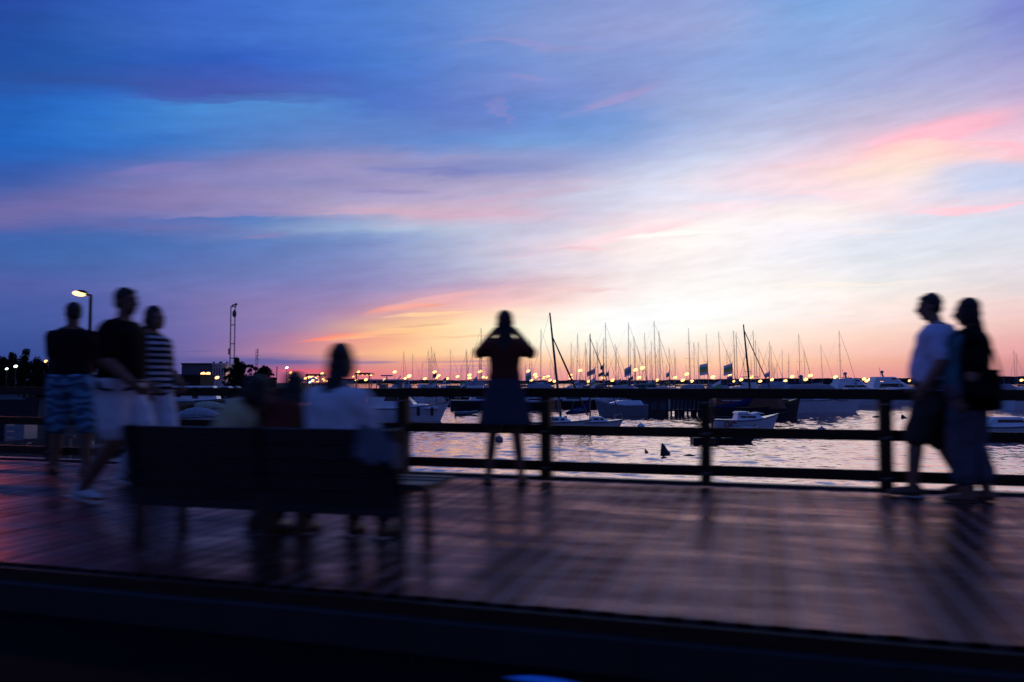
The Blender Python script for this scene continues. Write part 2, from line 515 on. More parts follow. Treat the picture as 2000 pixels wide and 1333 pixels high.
def struct(o):
    o['kind'] = 'structure'
    return o


def dup(root, loc, rz=0.0, label=None, sc=None):
    r = root.copy()
    COL.objects.link(r)
    r.location = loc
    r.rotation_euler = (0, 0, rz)
    if sc:
        r.scale = (sc, sc, sc) if not hasattr(sc, '__len__') else sc
    if label:
        r['label'] = label
    for ch in root.children:
        c = ch.copy()
        COL.objects.link(c)
        c.parent = r
        for g in ch.children:
            d = g.copy()
            COL.objects.link(d)
            d.parent = c
    return r


ORD = ['first', 'second', 'third', 'fourth', 'fifth', 'sixth', 'seventh', 'eighth', 'ninth', 'tenth', 'eleventh', 'twelfth',
       'thirteenth', 'fourteenth', 'fifteenth', 'sixteenth', 'seventeenth', 'eighteenth', 'nineteenth', 'twentieth',
       'twenty-first', 'twenty-second', 'twenty-third', 'twenty-fourth', 'twenty-fifth']

# ------------------------------------------------------------------ water
WZ = -2.0


def water_mat():
    m = bpy.data.materials.new('sea_water')
    m.use_nodes = True
    T = m.node_tree
    T.nodes.remove(T.nodes['Principled BSDF'])
    g = T.nodes.new('ShaderNodeNewGeometry')
    bp = None
    for sx, sy, sc, dist in ((1.9, .75, 1.9, .030), (.5, .35, 1.0, .05)):
        mp = T.nodes.new('ShaderNodeMapping')
        mp.inputs['Scale'].default_value = (sx, sy, 1)
        mp.inputs['Rotation'].default_value = (0, 0, 0.25)
        T.links.new(g.outputs['Position'], mp.inputs[0])
        a = T.nodes.new('ShaderNodeTexNoise')
        a.inputs['Scale'].default_value = sc
        a.inputs['Detail'].default_value = 3
        a.inputs['Roughness'].default_value = 0.5
        T.links.new(mp.outputs[0], a.inputs['Vector'])
        q = T.nodes.new('ShaderNodeBump')
        q.inputs['Strength'].default_value = 1.0
        q.inputs['Distance'].default_value = dist
        T.links.new(a.outputs[0], q.inputs['Height'])
        if bp:
            T.links.new(bp.outputs[0], q.inputs['Normal'])
        bp = q
    di = T.nodes.new('ShaderNodeBsdfDiffuse')
    di.inputs[0].default_value = (0.03, 0.028, 0.045, 1)
    gl = T.nodes.new('ShaderNodeBsdfGlossy')
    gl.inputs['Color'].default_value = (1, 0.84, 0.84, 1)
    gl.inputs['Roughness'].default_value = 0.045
    T.links.new(bp.outputs[0], gl.inputs['Normal'])
    fr = T.nodes.new('ShaderNodeFresnel')
    fr.inputs['IOR'].default_value = 1.333
    T.links.new(bp.outputs[0], fr.inputs['Normal'])
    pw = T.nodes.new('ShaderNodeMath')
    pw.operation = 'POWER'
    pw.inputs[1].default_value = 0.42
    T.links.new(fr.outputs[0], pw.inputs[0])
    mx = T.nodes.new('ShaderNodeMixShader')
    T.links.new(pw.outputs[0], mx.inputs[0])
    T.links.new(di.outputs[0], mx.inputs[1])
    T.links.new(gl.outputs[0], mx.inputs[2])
    T.links.new(mx.outputs[0], T.nodes['Material Output'].inputs[0])
    return m


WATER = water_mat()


def waves():
    rng = np.random.default_rng(3)
    x0, x1, y0, y1 = -70.0, 22.0, 12.0, 92.0
    xs = np.arange(x0, x1 + 0.01, 0.155)
    ys = [y0]
    while ys[-1] < y1:
        ys.append(ys[-1] + 0.085 + 0.0028 * (ys[-1] - y0))
    ys = np.array(ys)
    GX, GY = np.meshgrid(xs, ys)
    Z = np.zeros_like(GX)
    for i in range(46):
        lam = 0.5 * (3.6 ** rng.random())
        th = rng.normal(1.7, 0.75)
        k = 2 * pi / lam
        ph = rng.random() * 6.28
        ww = 0.25 * np.sin(GX * 0.21 + i) + 0.25 * np.cos(GY * 0.17 + 2 * i)
        Z += 0.0026 * lam ** 0.85 * np.sin(k * (GX * cos(th) + GY * sin(th)) + ph + 2.2 * ww)
    edge = np.minimum(np.minimum(GX - x0, x1 - GX), np.minimum(GY - y0, y1 - GY))
    Z *= np.clip(edge / 4.0, 0, 1)
    nx, ny = len(xs), len(ys)
    co = np.stack([GX, GY, Z], -1).reshape(-1, 3).astype(np.float32)
    idx = np.arange(nx * ny).reshape(ny, nx)
    q = np.stack([idx[:-1, :-1], idx[:-1, 1:], idx[1:, 1:], idx[1:, :-1]], -1).reshape(-1, 4)
    me = bpy.data.meshes.new('water')
    me.vertices.add(len(co))
    me.vertices.foreach_set('co', co.ravel())
    me.loops.add(q.size)
    me.loops.foreach_set('vertex_index', q.ravel().astype(np.int32))
    me.polygons.add(len(q))
    me.polygons.foreach_set('loop_start', np.arange(0, q.size, 4, dtype=np.int32))
    me.polygons.foreach_set('use_smooth', np.ones(len(q), dtype=bool))
    me.update()
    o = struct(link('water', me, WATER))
    o.location = (0, 0, WZ)
    yy = ys[-1]
    mb = MB()
    R = 4500
    mb.add([(-R, -R, 0), (x0, -R, 0), (x1, -R, 0), (R, -R, 0), (-R, y0, 0), (x0, y0, 0), (x1, y0, 0), (R, y0, 0),
            (-R, yy, 0), (x0, yy, 0), (xs[-1], yy, 0), (R, yy, 0), (-R, R, 0), (x0, R, 0), (xs[-1], R, 0), (R, R, 0)],
           [(0, 1, 5, 4), (1, 2, 6, 5), (2, 3, 7, 6), (4, 5, 9, 8), (6, 7, 11, 10), (8, 9, 13, 12), (9, 10, 14, 13), (10, 11, 15, 14)])
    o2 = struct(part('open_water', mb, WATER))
    o2.location = (0, 0, WZ)


waves()

# ------------------------------------------------------------------ boardwalk, kerb, road
YE, YN = 8.03, 3.47              # sea edge and road edge of the boardwalk


def plank_material():
    """damp dark boards: a dull body under a thin gloss worn in patches, its rosy tint painted in for reflected sky"""
    m = mat('wet_boards', (0.010, 0.0045, 0.004), 0.6, 0.45, 2.2, 0.30, 7.0, stretch=(3, 0.7, 1), objvar=0.30, spec=0.0)
    T = m.node_tree
    b = T.nodes['Principled BSDF']
    g = T.nodes.new('ShaderNodeNewGeometry')
    mp = T.nodes.new('ShaderNodeMapping')
    mp.inputs['Scale'].default_value = (0.7, 2.6, 1)
    T.links.new(g.outputs['Position'], mp.inputs[0])
    n = T.nodes.new('ShaderNodeTexNoise')
    n.inputs['Scale'].default_value = 1.0
    n.inputs['Detail'].default_value = 6
    n.inputs['Roughness'].default_value = 0.65
    T.links.new(mp.outputs[0], n.inputs['Vector'])
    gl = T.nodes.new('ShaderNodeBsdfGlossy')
    gl.inputs['Color'].default_value = (1.0, 0.66, 0.68, 1)  # rosy colour paints the pink of the sky into the reflections
    fr = T.nodes.new('ShaderNodeFresnel')
    fr.inputs['IOR'].default_value = 1.42
    bump = [q for q in T.nodes if q.type == 'BUMP'][0]
    T.links.new(bump.outputs[0], gl.inputs['Normal'])

    def rng(lo, hi, a_, b_):
        r = T.nodes.new('ShaderNodeMapRange')
        for i, v in enumerate((a_, b_, lo, hi)):
            r.inputs[i + 1].default_value = v
        T.links.new(n.outputs[0], r.inputs[0])
        return r.outputs[0]
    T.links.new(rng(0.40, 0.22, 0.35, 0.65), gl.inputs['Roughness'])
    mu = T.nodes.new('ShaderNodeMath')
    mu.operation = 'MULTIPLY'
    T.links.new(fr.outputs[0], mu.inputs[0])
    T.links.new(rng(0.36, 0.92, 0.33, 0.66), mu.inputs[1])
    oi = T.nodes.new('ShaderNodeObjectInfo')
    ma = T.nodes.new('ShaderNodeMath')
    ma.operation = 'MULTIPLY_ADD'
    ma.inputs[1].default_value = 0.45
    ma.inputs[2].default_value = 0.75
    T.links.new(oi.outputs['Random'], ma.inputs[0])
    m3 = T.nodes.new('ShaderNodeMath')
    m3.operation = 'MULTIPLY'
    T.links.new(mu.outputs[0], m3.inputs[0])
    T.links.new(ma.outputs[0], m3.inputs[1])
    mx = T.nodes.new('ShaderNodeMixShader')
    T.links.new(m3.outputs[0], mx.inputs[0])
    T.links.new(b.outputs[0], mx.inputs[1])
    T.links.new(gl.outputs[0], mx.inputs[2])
    T.links.new(mx.outputs[0], T.nodes['Material Output'].inputs[0])
    return m


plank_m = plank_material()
joint_m = mat('joint_filler', (0.40, 0.25, 0.26), 0.42, 0.3, 9)
beam_m = mat('edge_timber', (0.04, 0.03, 0.035), 0.42, 0.3, 4, 0.3, 12)
dark_m = mat('dark_timber', (0.030, 0.011, 0.006), 0.6, 0.35, 6, 0.3, 14, spec=.25, stretch=(0.6, 3, 3), objvar=0.2)

deck = struct(part('boardwalk', MB().box((-9, (YE + YN) / 2, -0.048), (42, YE - YN - 0.02, 0.13)), joint_m))


def plank_mesh(L, w=0.1292, h=0.03):
    c = 0.0035
    prof = [(-w / 2, -h), (w / 2, -h), (w / 2, -c), (w / 2 - c, 0), (-w / 2 + c, 0), (-w / 2, -c)]
    mb = MB()
    n = 6
    for y in (-L / 2, L / 2):
        mb.v += [(x, y, z) for x, z in prof]
    mb.f = [(i, (i + 1) % n, (i + 1) % n + n, i + n) for i in range(n)] + [tuple(range(n - 1, -1, -1)), tuple(range(n, 2 * n))]
    mb.f = [tuple(reversed(q)) for q in mb.f]
    return mb.mesh('plank')


PL = {}
x = -12.53
ylo, yhi = YN + 0.006, YE - 0.105
count = 0
while x < 4.3:
    cut = random.choice([4.9, 5.5, 6.1, 6.7])
    for a, b in ((ylo, cut - 0.002), (cut + 0.002, yhi)):
        L = round(b - a, 4)
        if L not in PL:
            PL[L] = plank_mesh(L)
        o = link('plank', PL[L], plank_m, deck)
        o.location = (x + random.uniform(-.0008, .0008), (a + b) / 2, 0.021 + random.uniform(-0.0018, 0.0018))
        o.rotation_euler = (random.uniform(-.0006, .0006), random.uniform(-.006, .006), 0)
        count += 1
    x += 0.1415
mb = MB()
for xa, xb in ((-29.5, -12.62), (4.45, 11.5)):
    q = xa
    while q < xb:
        mb.box((q, (ylo + yhi) / 2, 0.006), (0.1325, yhi - ylo, 0.03))
        q += 0.1415
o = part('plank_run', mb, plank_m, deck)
o['kind'] = 'stuff'
part('edge_beam', MB().box((-9, YE - 0.045, 0.006), (42, 0.10, 0.085)), beam_m, deck)
part('fascia', MB().box((-9, YN - 0.03, -0.12), (42, 0.045, 0.25)), dark_m, deck)
pm = MB()
for k in range(-9, 4):
    pm.box((k * 2.9 - .6, YE - 0.25, -1.9), (0.24, 0.24, 3.4))
part('support_pile', pm, dark_m, deck)

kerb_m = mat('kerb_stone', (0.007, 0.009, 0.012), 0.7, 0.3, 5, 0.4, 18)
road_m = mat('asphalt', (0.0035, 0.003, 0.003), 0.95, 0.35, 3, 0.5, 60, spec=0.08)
kerb = struct(part('kerb', MB().box((0, 3.405, -0.30), (0.02, 0.02, 0.02)), kerb_m))
kme = plank_mesh(0.99, 0.085, 0.20)
k = -24.0
while k < 8:
    o = link('kerb_stone', kme, kerb_m, kerb)
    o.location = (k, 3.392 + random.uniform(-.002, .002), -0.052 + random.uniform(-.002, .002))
    o.rotation_euler = (0, 0, pi / 2)
    k += 1.0
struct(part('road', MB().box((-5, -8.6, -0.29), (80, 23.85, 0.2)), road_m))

# ------------------------------------------------------------------ fence along the water
fence = thing('fence', 'dark wooden three rail fence along the seaward edge of the boardwalk', 'fence', (0, 7.79, 0))
FY = 7.79
POSTX = [1.03 + 1.53 * k for k in range(-11, 5)]
pmesh = MB().box((0, 0, 0.427), (0.118, 0.118, 0.808)).mesh('post')
for px in POSTX:
    o = link('post', pmesh, dark_m, fence)
    o.location = (px, 0, 0.021)
    o.rotation_euler = (0, 0, random.uniform(-.02, .02))
for k in range(len(POSTX) - 1):
    xm = (POSTX[k] + POSTX[k + 1]) / 2
    for zz, hh, yy, tt, nm in ((0.879, 0.091, 0, 0.15, 'top_rail'), (0.513, 0.093, 0.088, 0.045, 'rail'), (0.158, 0.094, 0.088, 0.045, 'rail')):
        jit = random.uniform(-.004, .004)
        o = part(nm, MB().box((0, 0, 0), (1.522, tt, hh)), dark_m, fence)
        o.location = (xm, yy, zz + 0.005 + jit)
        o.rotation_euler = (0, random.uniform(-.0022, .0022), 0)

bolt_me = MB().tube([(0, -.058, 0), (0, -.068, 0)], .011, 8).mesh('bolt')
steel_b = mat('bolt_steel', (.3, .3, .3), .35, .1, metal=.8)
for px in POSTX[3:]:
    for zz in (.513, .158, .80):
        for dx in (-.022, .022):
            o = link('bolt', bolt_me, steel_b, fence)
            o.location = (px + dx, 0, zz + random.uniform(-.01, .01))

# ------------------------------------------------------------------ people
def solid(mb, voxel, smooth=4, disp=0.0, ds=9.0):
    """fuse the shapes of mb into one continuous skin"""
    me = mb.mesh('tmp')
    o = bpy.data.objects.new('tmp', me)
    COL.objects.link(o)
    r = o.modifiers.new('r', 'REMESH')
    r.mode = 'VOXEL'
    r.voxel_size = voxel
    s = o.modifiers.new('s', 'SMOOTH')
    s.factor = 0.5
    s.iterations = smooth
    bpy.context.view_layer.update()
    dg = bpy.context.evaluated_depsgraph_get()
    out = bpy.data.meshes.new_from_object(o.evaluated_get(dg))
    bpy.data.objects.remove(o)
    bpy.data.meshes.remove(me)
    if disp:
        n = len(out.vertices)
        co = np.empty(n * 3, np.float32)
        no = np.empty(n * 3, np.float32)
        out.vertices.foreach_get('co', co)
        out.vertices.foreach_get('normal', no)
        co = co.reshape(-1, 3)
        no = no.reshape(-1, 3)
        f = ds
        d = np.sin(co[:, 0] * f * 1.3 + 2.1 * np.sin(co[:, 2] * f * 0.9)) * np.sin(co[:, 2] * f * 0.8 + 1.7 * np.sin(co[:, 1] * f + co[:, 0] * 5)) \
            + 0.5 * np.sin(co[:, 0] * f * 2.9 + co[:, 2] * f * 1.1) * np.sin(co[:, 1] * f * 2.3)
        co += no * (d * disp)[:, None]
        out.vertices.foreach_set('co', co.ravel())
        out.update()
    out.polygons.foreach_set('use_smooth', [True] * len(out.polygons))
    return out


def joined(name, meshes):
    """several skins in one mesh (the finer hands and head sink into the body skin)"""
    cos_, faces, k = [], [], 0
    for m in meshes:
        n = len(m.vertices)
        c = np.empty(n * 3, np.float32)
        m.vertices.foreach_get('co', c)
        cos_.append(c.reshape(-1, 3))
        faces += [[i + k for i in p.vertices] for p in m.polygons]
        k += n
    co = np.concatenate(cos_)
    me = bpy.data.meshes.new(name)
    me.from_pydata(co.tolist(), [], faces)
    me.polygons.foreach_set('use_smooth', [True] * len(me.polygons))
    me.update()
    return me


MALE = [(-.24, .09, .085, 0), (-.10, .158, .112, -.004), (0, .168, .120, -.006), (.2, .160, .112, 0), (.4, .152, .108, .004), (.6, .168, .116, .004),
        (.78, .186, .114, 0), (.9, .168, .092, -.006), (.97, .10, .07, -.006), (1.06, .058, .060, 0)]
FEMALE = [(-.24, .09, .085, 0), (-.10, .168, .118, -.006), (0, .172, .122, -.008), (.2, .146, .104, 0), (.4, .128, .094, .002), (.6, .142, .106, .012),
          (.75, .158, .108, .010), (.88, .148, .086, 0), (.96, .088, .062, -.004), (1.06, .050, .052, 0)]


class Person:
    def __init__(s, label, H, pos, yaw, female=False, wide=1.0, belly=0.0, pose='stand', lean=0.0, arm=1.0, **J):
        s.arm = arm
        s.k = H / 1.75
        s.root = thing('person', label, 'person', pos, yaw)
        s.female = female
        s.wide = wide
        s.belly = belly
        sx = .168 if female else .19
        z0 = 0.0
        j = dict(pelvis=(0, 0, .95), neck=(0, 0, 1.475), head=(0, .02, 1.625),
                 shL=(-sx + .008, -.005, 1.385), shR=(sx - .008, -.005, 1.385), elL=(-sx - .055, -.03, 1.13), elR=(sx + .055, -.03, 1.13),
                 wrL=(-sx - .06, .05, .885), wrR=(sx + .06, .05, .885),
                 hipL=(-.092, 0, .92), hipR=(.092, 0, .92), knL=(-.10, .02, .50), knR=(.10, .02, .50),
                 anL=(-.105, -.02, .085), anR=(.105, -.02, .085), toL=(-.125, .15, .03), toR=(.125, .15, .03))
        if pose == 'sit':
            dz = -.43
            for n in ('pelvis', 'neck', 'head', 'shL', 'shR', 'elL', 'elR', 'wrL', 'wrR', 'hipL', 'hipR'):
                p = j[n]
                j[n] = (p[0], p[1], p[2] + dz)
            j.update(knL=(-.11, .43, .50), knR=(.11, .43, .50), anL=(-.12, .42, .085), anR=(.12, .42, .085), toL=(-.13, .60, .03), toR=(.13, .60, .03),
                     elL=(-sx - .05, .08, .72), elR=(sx + .05, .08, .72), wrL=(-.10, .30, .62), wrR=(.10, .30, .62))
        j.update(J)
        j = {n: Vector(p) * s.k for n, p in j.items()}
        if lean:
            pv = j['pelvis']
            R = Matrix.Rotation(-lean, 3, 'X')
            for n in ('neck', 'head', 'shL', 'shR', 'elL', 'elR', 'wrL', 'wrR'):
                if n not in J:
                    j[n] = pv + R @ (j[n] - pv)
        s.j = j
        s.body()

    def rings(s, t0, t1, grow=0.0, n=20, flare=0.0):
        pr = FEMALE if s.female else MALE
        ts = [p[0] for p in pr]
        a, b = s.j['pelvis'], s.j['neck']
        ax = (b - a)
        L = .525 * s.k
        d = ax.normalized()
        xv = (s.j['shR'] - s.j['shL'])
        xv = (xv - d * xv.dot(d)).normalized()
        xh = (s.j['hipR'] - s.j['hipL'])
        xh = (xh - d * xh.dot(d)).normalized()
        out = []
        m = max(4, int((t1 - t0) * 16))
        for i in range(m + 1):
            t = t0 + (t1 - t0) * i / m
            rx = np.interp(t, ts, [p[1] for p in pr]) * s.k * s.wide
            ry = np.interp(t, ts, [p[2] for p in pr]) * s.k * (0.5 + 0.5 * s.wide)
            oy = np.interp(t, ts, [p[3] for p in pr]) * s.k
            bl = s.belly * exp(-((t - .25) / .27) ** 2)
            ry += bl * .5
            oy += bl * .5
            x = (xh * (1 - min(max(t, 0), 1)) + xv * min(max(t, 0), 1)).normalized()
            y = d.cross(x)
            g = grow + flare * max(0, .4 - t)
            c = a + d * (t * L) + y * oy
            out.append([c + x * (rx + g) * cos(2 * pi * k / n) * (1 if abs(cos(2 * pi * k / n)) < .99 else .98) + y * (ry + g) * sin(2 * pi * k / n) for k in range(n)])
        return out

    def limb(s, mb, side, kind, grow=0.0, t=1.0):
        """arm or leg sleeve; t in 0..2 says how far down it runs"""
        j, k = s.j, s.k
        w = s.wide ** .5
        if kind == 'arm':
            a, b, c = j['sh' + side], j['el' + side], j['wr' + side]
            r = [r_ * k * w * s.arm for r_ in ((.050, .044, .038, .040, .026) if s.female else (.058, .050, .044, .044, .030))]
        else:
            a, b, c = j['hip' + side], j['kn' + side], j['an' + side]
            r = [r_ * k * w for r_ in ((.088, .076, .056, .057, .038) if s.female else (.086, .074, .058, .058, .041))]
        if t <= 1:
            e = a + (b - a) * t
            mb.capsule(a, e, r[0] + grow, r[0] + (r[2] - r[0]) * t + grow * 1.15, 12)
        else:
            mb.capsule(a, a.lerp(b, .5), r[0] + grow, r[1] + grow, 12)
            mb.capsule(a.lerp(b, .5), b, r[1] + grow, r[2] + grow, 12)
            u = t - 1
            mid = b.lerp(c, min(u, .32))
            mb.capsule(b, mid, r[2] + grow, r[3] + grow, 12)
            if u > .32:
                e = b.lerp(c, u)
                re = r[3] + (r[4] - r[3]) * (u - .32) / .68
                mb.capsule(mid, e, r[3] + grow, re + grow * 1.1, 12)

    def hand(s, side, curl=0.35, direction=None, palm=None):
        k = s.k * (.93 if s.female else 1.0)
        w, e = s.j['wr' + side], s.j['el' + side]
        d = Vector(direction).normalized() if direction else (w - e).normalized()
        sg = -1 if side == 'L' else 1
        pn = Vector(palm) if palm else Vector((-sg, .2, 0))
        pn = (pn - d * pn.dot(d)).normalized()
        sdir = d.cross(pn).normalized()
        if (sdir.y if abs(sdir.y) > .3 else sdir.z) < 0:
            sdir = -sdir            # thumb side looks forward or up
        mb = MB()
        R = Matrix((sdir, pn, d)).transposed()
        mb.ell(w + d * .045 * k, (.040 * k, .017 * k, .056 * k), R, 12, 8)
        mb.capsule(w - d * .03 * k, w + d * .02 * k, .027 * k, .026 * k, 10)
        for i, (off, L) in enumerate(((.030, .068), (.010, .078), (-.010, .073), (-.029, .058))):
            p = w + d * .085 * k + sdir * off * k
            dd = d
            r = .0088 * k
            for seg in range(3):
                ang = curl * (.7 + .5 * seg)
                dd = (dd * cos(ang) + pn * sin(ang)).normalized()
                q = p + dd * L * k * (.42, .33, .27)[seg]
                mb.capsule(p, q, r, r * .93, 8)
                p, r = q, r * .93
        p = w + d * .028 * k + sdir * .032 * k
        dd = (d * .70 + sdir * .62 + pn * .22).normalized()
        for seg in range(3):
            q = p + dd * (.038, .032, .026)[seg] * k
            mb.capsule(p, q, .0125 * k, .0105 * k, 8)
            p = q
            dd = (dd + d * .3 + pn * .15).normalized()
        return solid(mb, .0042 * k, 2)

    def headm(s, yaw, pitch):
        k = s.k
        R = Matrix.Rotation(yaw, 3, 'Z') @ Matrix.Rotation(pitch, 3, 'X')
        s.HR = R
        h = s.j['head']

        def E(mb, c, r, n=16, m=12):
            mb.ell(h + R @ (Vector(c) * k), [q * k for q in r], R, n, m)
        mb = MB()
        E(mb, (0, -.012, .028), (.074, .094, .088))
        E(mb, (0, .018, -.035), (.060, .070, .080))
        E(mb, (0, .048, -.082), (.030, .030, .024))
        E(mb, (0, .060, .030), (.050, .030, .030))
        E(mb, (-.030, .055, -.020), (.022, .026, .022))
        E(mb, (.030, .055, -.020), (.022, .026, .022))
        mb.capsule(h + R @ (Vector((0, .080, .020)) * k), h + R @ (Vector((0, .103, -.022)) * k), .009 * k, .014 * k, 8)
        E(mb, (0, .086, -.047), (.020, .010, .009))
        for sg in (-1, 1):
            E(mb, (sg * .076, -.010, -.004), (.009, .019, .031), 10, 8)
        nb = s.j['neck']
        mb.capsule(nb - Vector((0, 0, .05 * k)), h + R @ (Vector((0, -.012, -.05)) * k), .064 * k * (.86 if s.female else 1), .059 * k * (.86 if s.female else 1), 14)
        return solid(mb, .0062 * k, 3)

    def body(s):
        s.parts = []

    def finish(s, skin, headyaw=0.0, headpitch=0.0, handL=None, handR=None):
        mb = MB()
        mb.loft(s.rings(-.24, 1.02))
        for sd in 'LR':
            s.limb(mb, sd, 'arm', 0, 2.0)
            s.limb(mb, sd, 'leg', 0, 2.0)
            sh = s.j['sh' + sd]
            mb.capsule(s.j['neck'] + (s.j['head'] - s.j['neck']) * .10, sh + Vector((0, 0, .004 * s.k)), .046 * s.k, .050 * s.k, 10)
            an, to = s.j['an' + sd], s.j['to' + sd]
            heel = an + (an - to).normalized() * .045 * s.k
            heel.z = min(an.z - .035 * s.k, heel.z)
            mb.capsule(heel, an.lerp(to, .55) - Vector((0, 0, .012 * s.k)), .034 * s.k, .034 * s.k, 10)
            mb.capsule(an.lerp(to, .5) - Vector((0, 0, .01)), to, .034 * s.k, .022 * s.k, 10)
        ms = [solid(mb, .0095, 4), s.headm(headyaw, headpitch), s.hand('L', **(handL or {})), s.hand('R', **(handR or {}))]
        me = joined('body', ms)
        link('body', me, skin, s.root)
        h, R, k = s.j['head'], s.HR, s.k
        eye = mat('eye', (.10, .09, .09), .15, .1)
        lip = mat('lip', (.22, .08, .07), .5, .1)
        for sg in (-1, 1):
            part('eye', MB().ell(h + R @ (Vector((sg * .031, .0765, .004)) * k), (.012 * k, .010 * k, .0085 * k), R, 10, 6), eye, s.root, True)
        part('mouth', MB().ell(h + R @ (Vector((0, .094, -.047)) * k), (.021 * k, .006 * k, .006 * k), R, 10, 6), lip, s.root, True)
        return s

    def shirt(s, m, sleeve=.55, hem=-.10, top=.985, grow=.018, name='shirt', flare=0.0, disp=.004):
        mb = MB()
        mb.loft(s.rings(hem, top, grow, flare=flare))
        for sd in 'LR':
            if sleeve > 0:
                s.limb(mb, sd, 'arm', grow * .62, sleeve)
                mb.capsule(s.j['neck'] - Vector((0, 0, .012 * s.k)), s.j['sh' + sd], .050 * s.k + grow * .35, .046 * s.k + grow * .6, 10)
        return link(name, solid(mb, .011, 4, disp, 17), m, s.root)

    def pants(s, m, length=1.9, grow=.018, top=.10, name='trousers', disp=.004):
        mb = MB()
        mb.loft(s.rings(-.26, top, grow))
        for sd in 'LR':
            s.limb(mb, sd, 'leg', grow, length)
        return link(name, solid(mb, .011, 4, disp, 15), m, s.root)

    def skirt(s, m, top=.30, bottom=.56, wx=.20, wy=.17, name='skirt'):
        k = s.k
        rg = s.rings(top - .05, top, .012)
        up = rg[-1]
        c0 = sum(up, Vector()) / len(up)
        n = len(up)
        rings = [rg[-1]]
        hip = s.rings(-.1, 0, .02)[-1]
        rings.append(hip)
        ch = sum(hip, Vector()) / n
        for i in range(1, 7):
            t = i / 6
            z = ch.z + (bottom * k - ch.z) * t
            rr = []
            for q in range(n):
                a = 2 * pi * q / n
                fold = 1 + .05 * t * sin(a * 5 + .5) + .03 * t * sin(a * 8)
                rr.append(Vector((ch.x + cos(a) * (hip[0].x - ch.x + (wx * k - (hip[0].x - ch.x)) * t) * fold,
                                  ch.y + sin(a) * (.14 * k + (wy - .14) * k * t) * fold, z)))
            rings.append(rr)
        mb = MB()
        mb.loft(rings)
        return link(name, solid(mb, .010, 2), m, s.root)

    def hair(s, m, kind='short', length=.2):
        h, R, k = s.j['head'], s.HR, s.k

        def E(mb, c, r):
            mb.ell(h + R @ (Vector(c) * k), [q * k for q in r], R, 16, 12)
        mb = MB()
        if kind == 'short':
            E(mb, (0, -.022, .040), (.081, .093, .086))
            E(mb, (0, -.050, -.005), (.070, .058, .065))
            E(mb, (0, .034, .080), (.052, .045, .028))
            disp = .003
        else:
            E(mb, (0, -.022, .042), (.086, .098, .090))
            E(mb, (0, -.055, -.02), (.085, .062, .085))
            for sg in (-1, 1):
                E(mb, (sg * .066, .010, -.02), (.024, .050, .085))
            if kind == 'long':
                a = h + R @ (Vector((0, -.060, 0)) * k)
                b = h + R @ (Vector((0, -.085, -.10)) * k)
                c = s.j['neck'] + Vector((0, -.095, -length * .5)) * k
                d = s.j['neck'] + Vector((0, -.105, -length)) * k
                mb.tube([a, b, c, d], [.078 * k, .082 * k, .072 * k, .030 * k], 14, flat=(1.1, .42))
            if kind == 'pony':
                a = h + R @ (Vector((0, -.085, .075)) * k)
                mb.ell(a, (.04 * k, .045 * k, .05 * k))
                b = h + R @ (Vector((0, -.14, -.02)) * k)
                c = h + R @ (Vector((0, -.13, -.16)) * k)
                mb.tube([a, b, c], [.034 * k, .034 * k, .012 * k], 10)
            disp = .003
        return link('hair', solid(mb, .0075, 2, disp, 46), m, s.root)

    def shoes(s, m, name='shoe', low=False):
        for sd in 'LR':
            an, to = s.j['an' + sd], s.j['to' + sd]
            d = (to - an)
            d.z *= .35 if abs(d.z) < .1 * s.k else 1
            d.normalize()
            mb = MB()
            k = s.k
            up = Vector((0, 0, 1))
            up = (up - d * up.dot(d)).normalized()
            heel = Vector((an.x, an.y, an.z)) - up * .045 * k - d * .045 * k
            if low:
                side = d.cross(up)
                R = Matrix((side, d, up)).transposed()
                mb.box(heel + d * .115 * k - up * .028 * k, (.085 * k, .265 * k, .018 * k), tilt=R)
                mb.tube([heel + d * .17 * k + side * .042 * k - up * .02 * k, heel + d * .16 * k + up * .030 * k, heel + d * .17 * k - side * .042 * k - up * .02 * k], .010 * k, 6)
                part(name, mb, m, s.root)
            else:
                mb.capsule(heel, heel + d * .12 * k, .043 * k, .044 * k, 12)
                mb.capsule(heel + d * .10 * k, heel + d * .20 * k - up * .006 * k, .046 * k, .036 * k, 12)
                mb.capsule(heel + up * .02 * k + d * .01 * k, heel + up * .055 * k + d * .03 * k, .042 * k, .044 * k, 12)
                me = solid(mb, .008, 2)
                zf = (heel - up * .040 * k).z
                for v in me.vertices:
                    if v.co.z < zf and abs(d.z) < .3:
                        v.co.z = zf
                o = link(name, me, m, s.root)
                side = d.cross(up)
                R = Matrix((side, d, up)).transposed()
                part('sole', MB().box(heel + d * .085 * k - up * .043 * k, (.088 * k, .275 * k, .014 * k), tilt=R), SOLE, o)


SOLE = mat('pale_sole', (.5, .5, .5), .6)
skin1 = mat('skin_tan', (.19, .085, .055), .5, .12, 8, spec=.25)
skin2 = mat('skin_fair', (.27, .135, .095), .5, .12, 8, spec=.25)
hair_d = mat('hair_dark', (.006, .004, .004), .6, .4, 30, .5, 60, stretch=(6, 6, 1))
hair_g = mat('hair_grey', (.012, .010, .009), .6, .4, 30, .5, 60)
black_c = mat('black_cloth', (.004, .004, .005), .9, .3, 10, .3, 30, spec=.1)
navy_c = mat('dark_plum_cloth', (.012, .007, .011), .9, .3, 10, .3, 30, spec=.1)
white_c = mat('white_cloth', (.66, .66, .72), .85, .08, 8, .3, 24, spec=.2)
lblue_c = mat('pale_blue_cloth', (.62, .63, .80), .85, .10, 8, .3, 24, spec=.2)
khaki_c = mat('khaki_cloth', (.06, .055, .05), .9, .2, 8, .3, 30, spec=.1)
grey_c = mat('grey_cloth', (.11, .105, .13), .9, .15, 8, .3, 30, spec=.1)
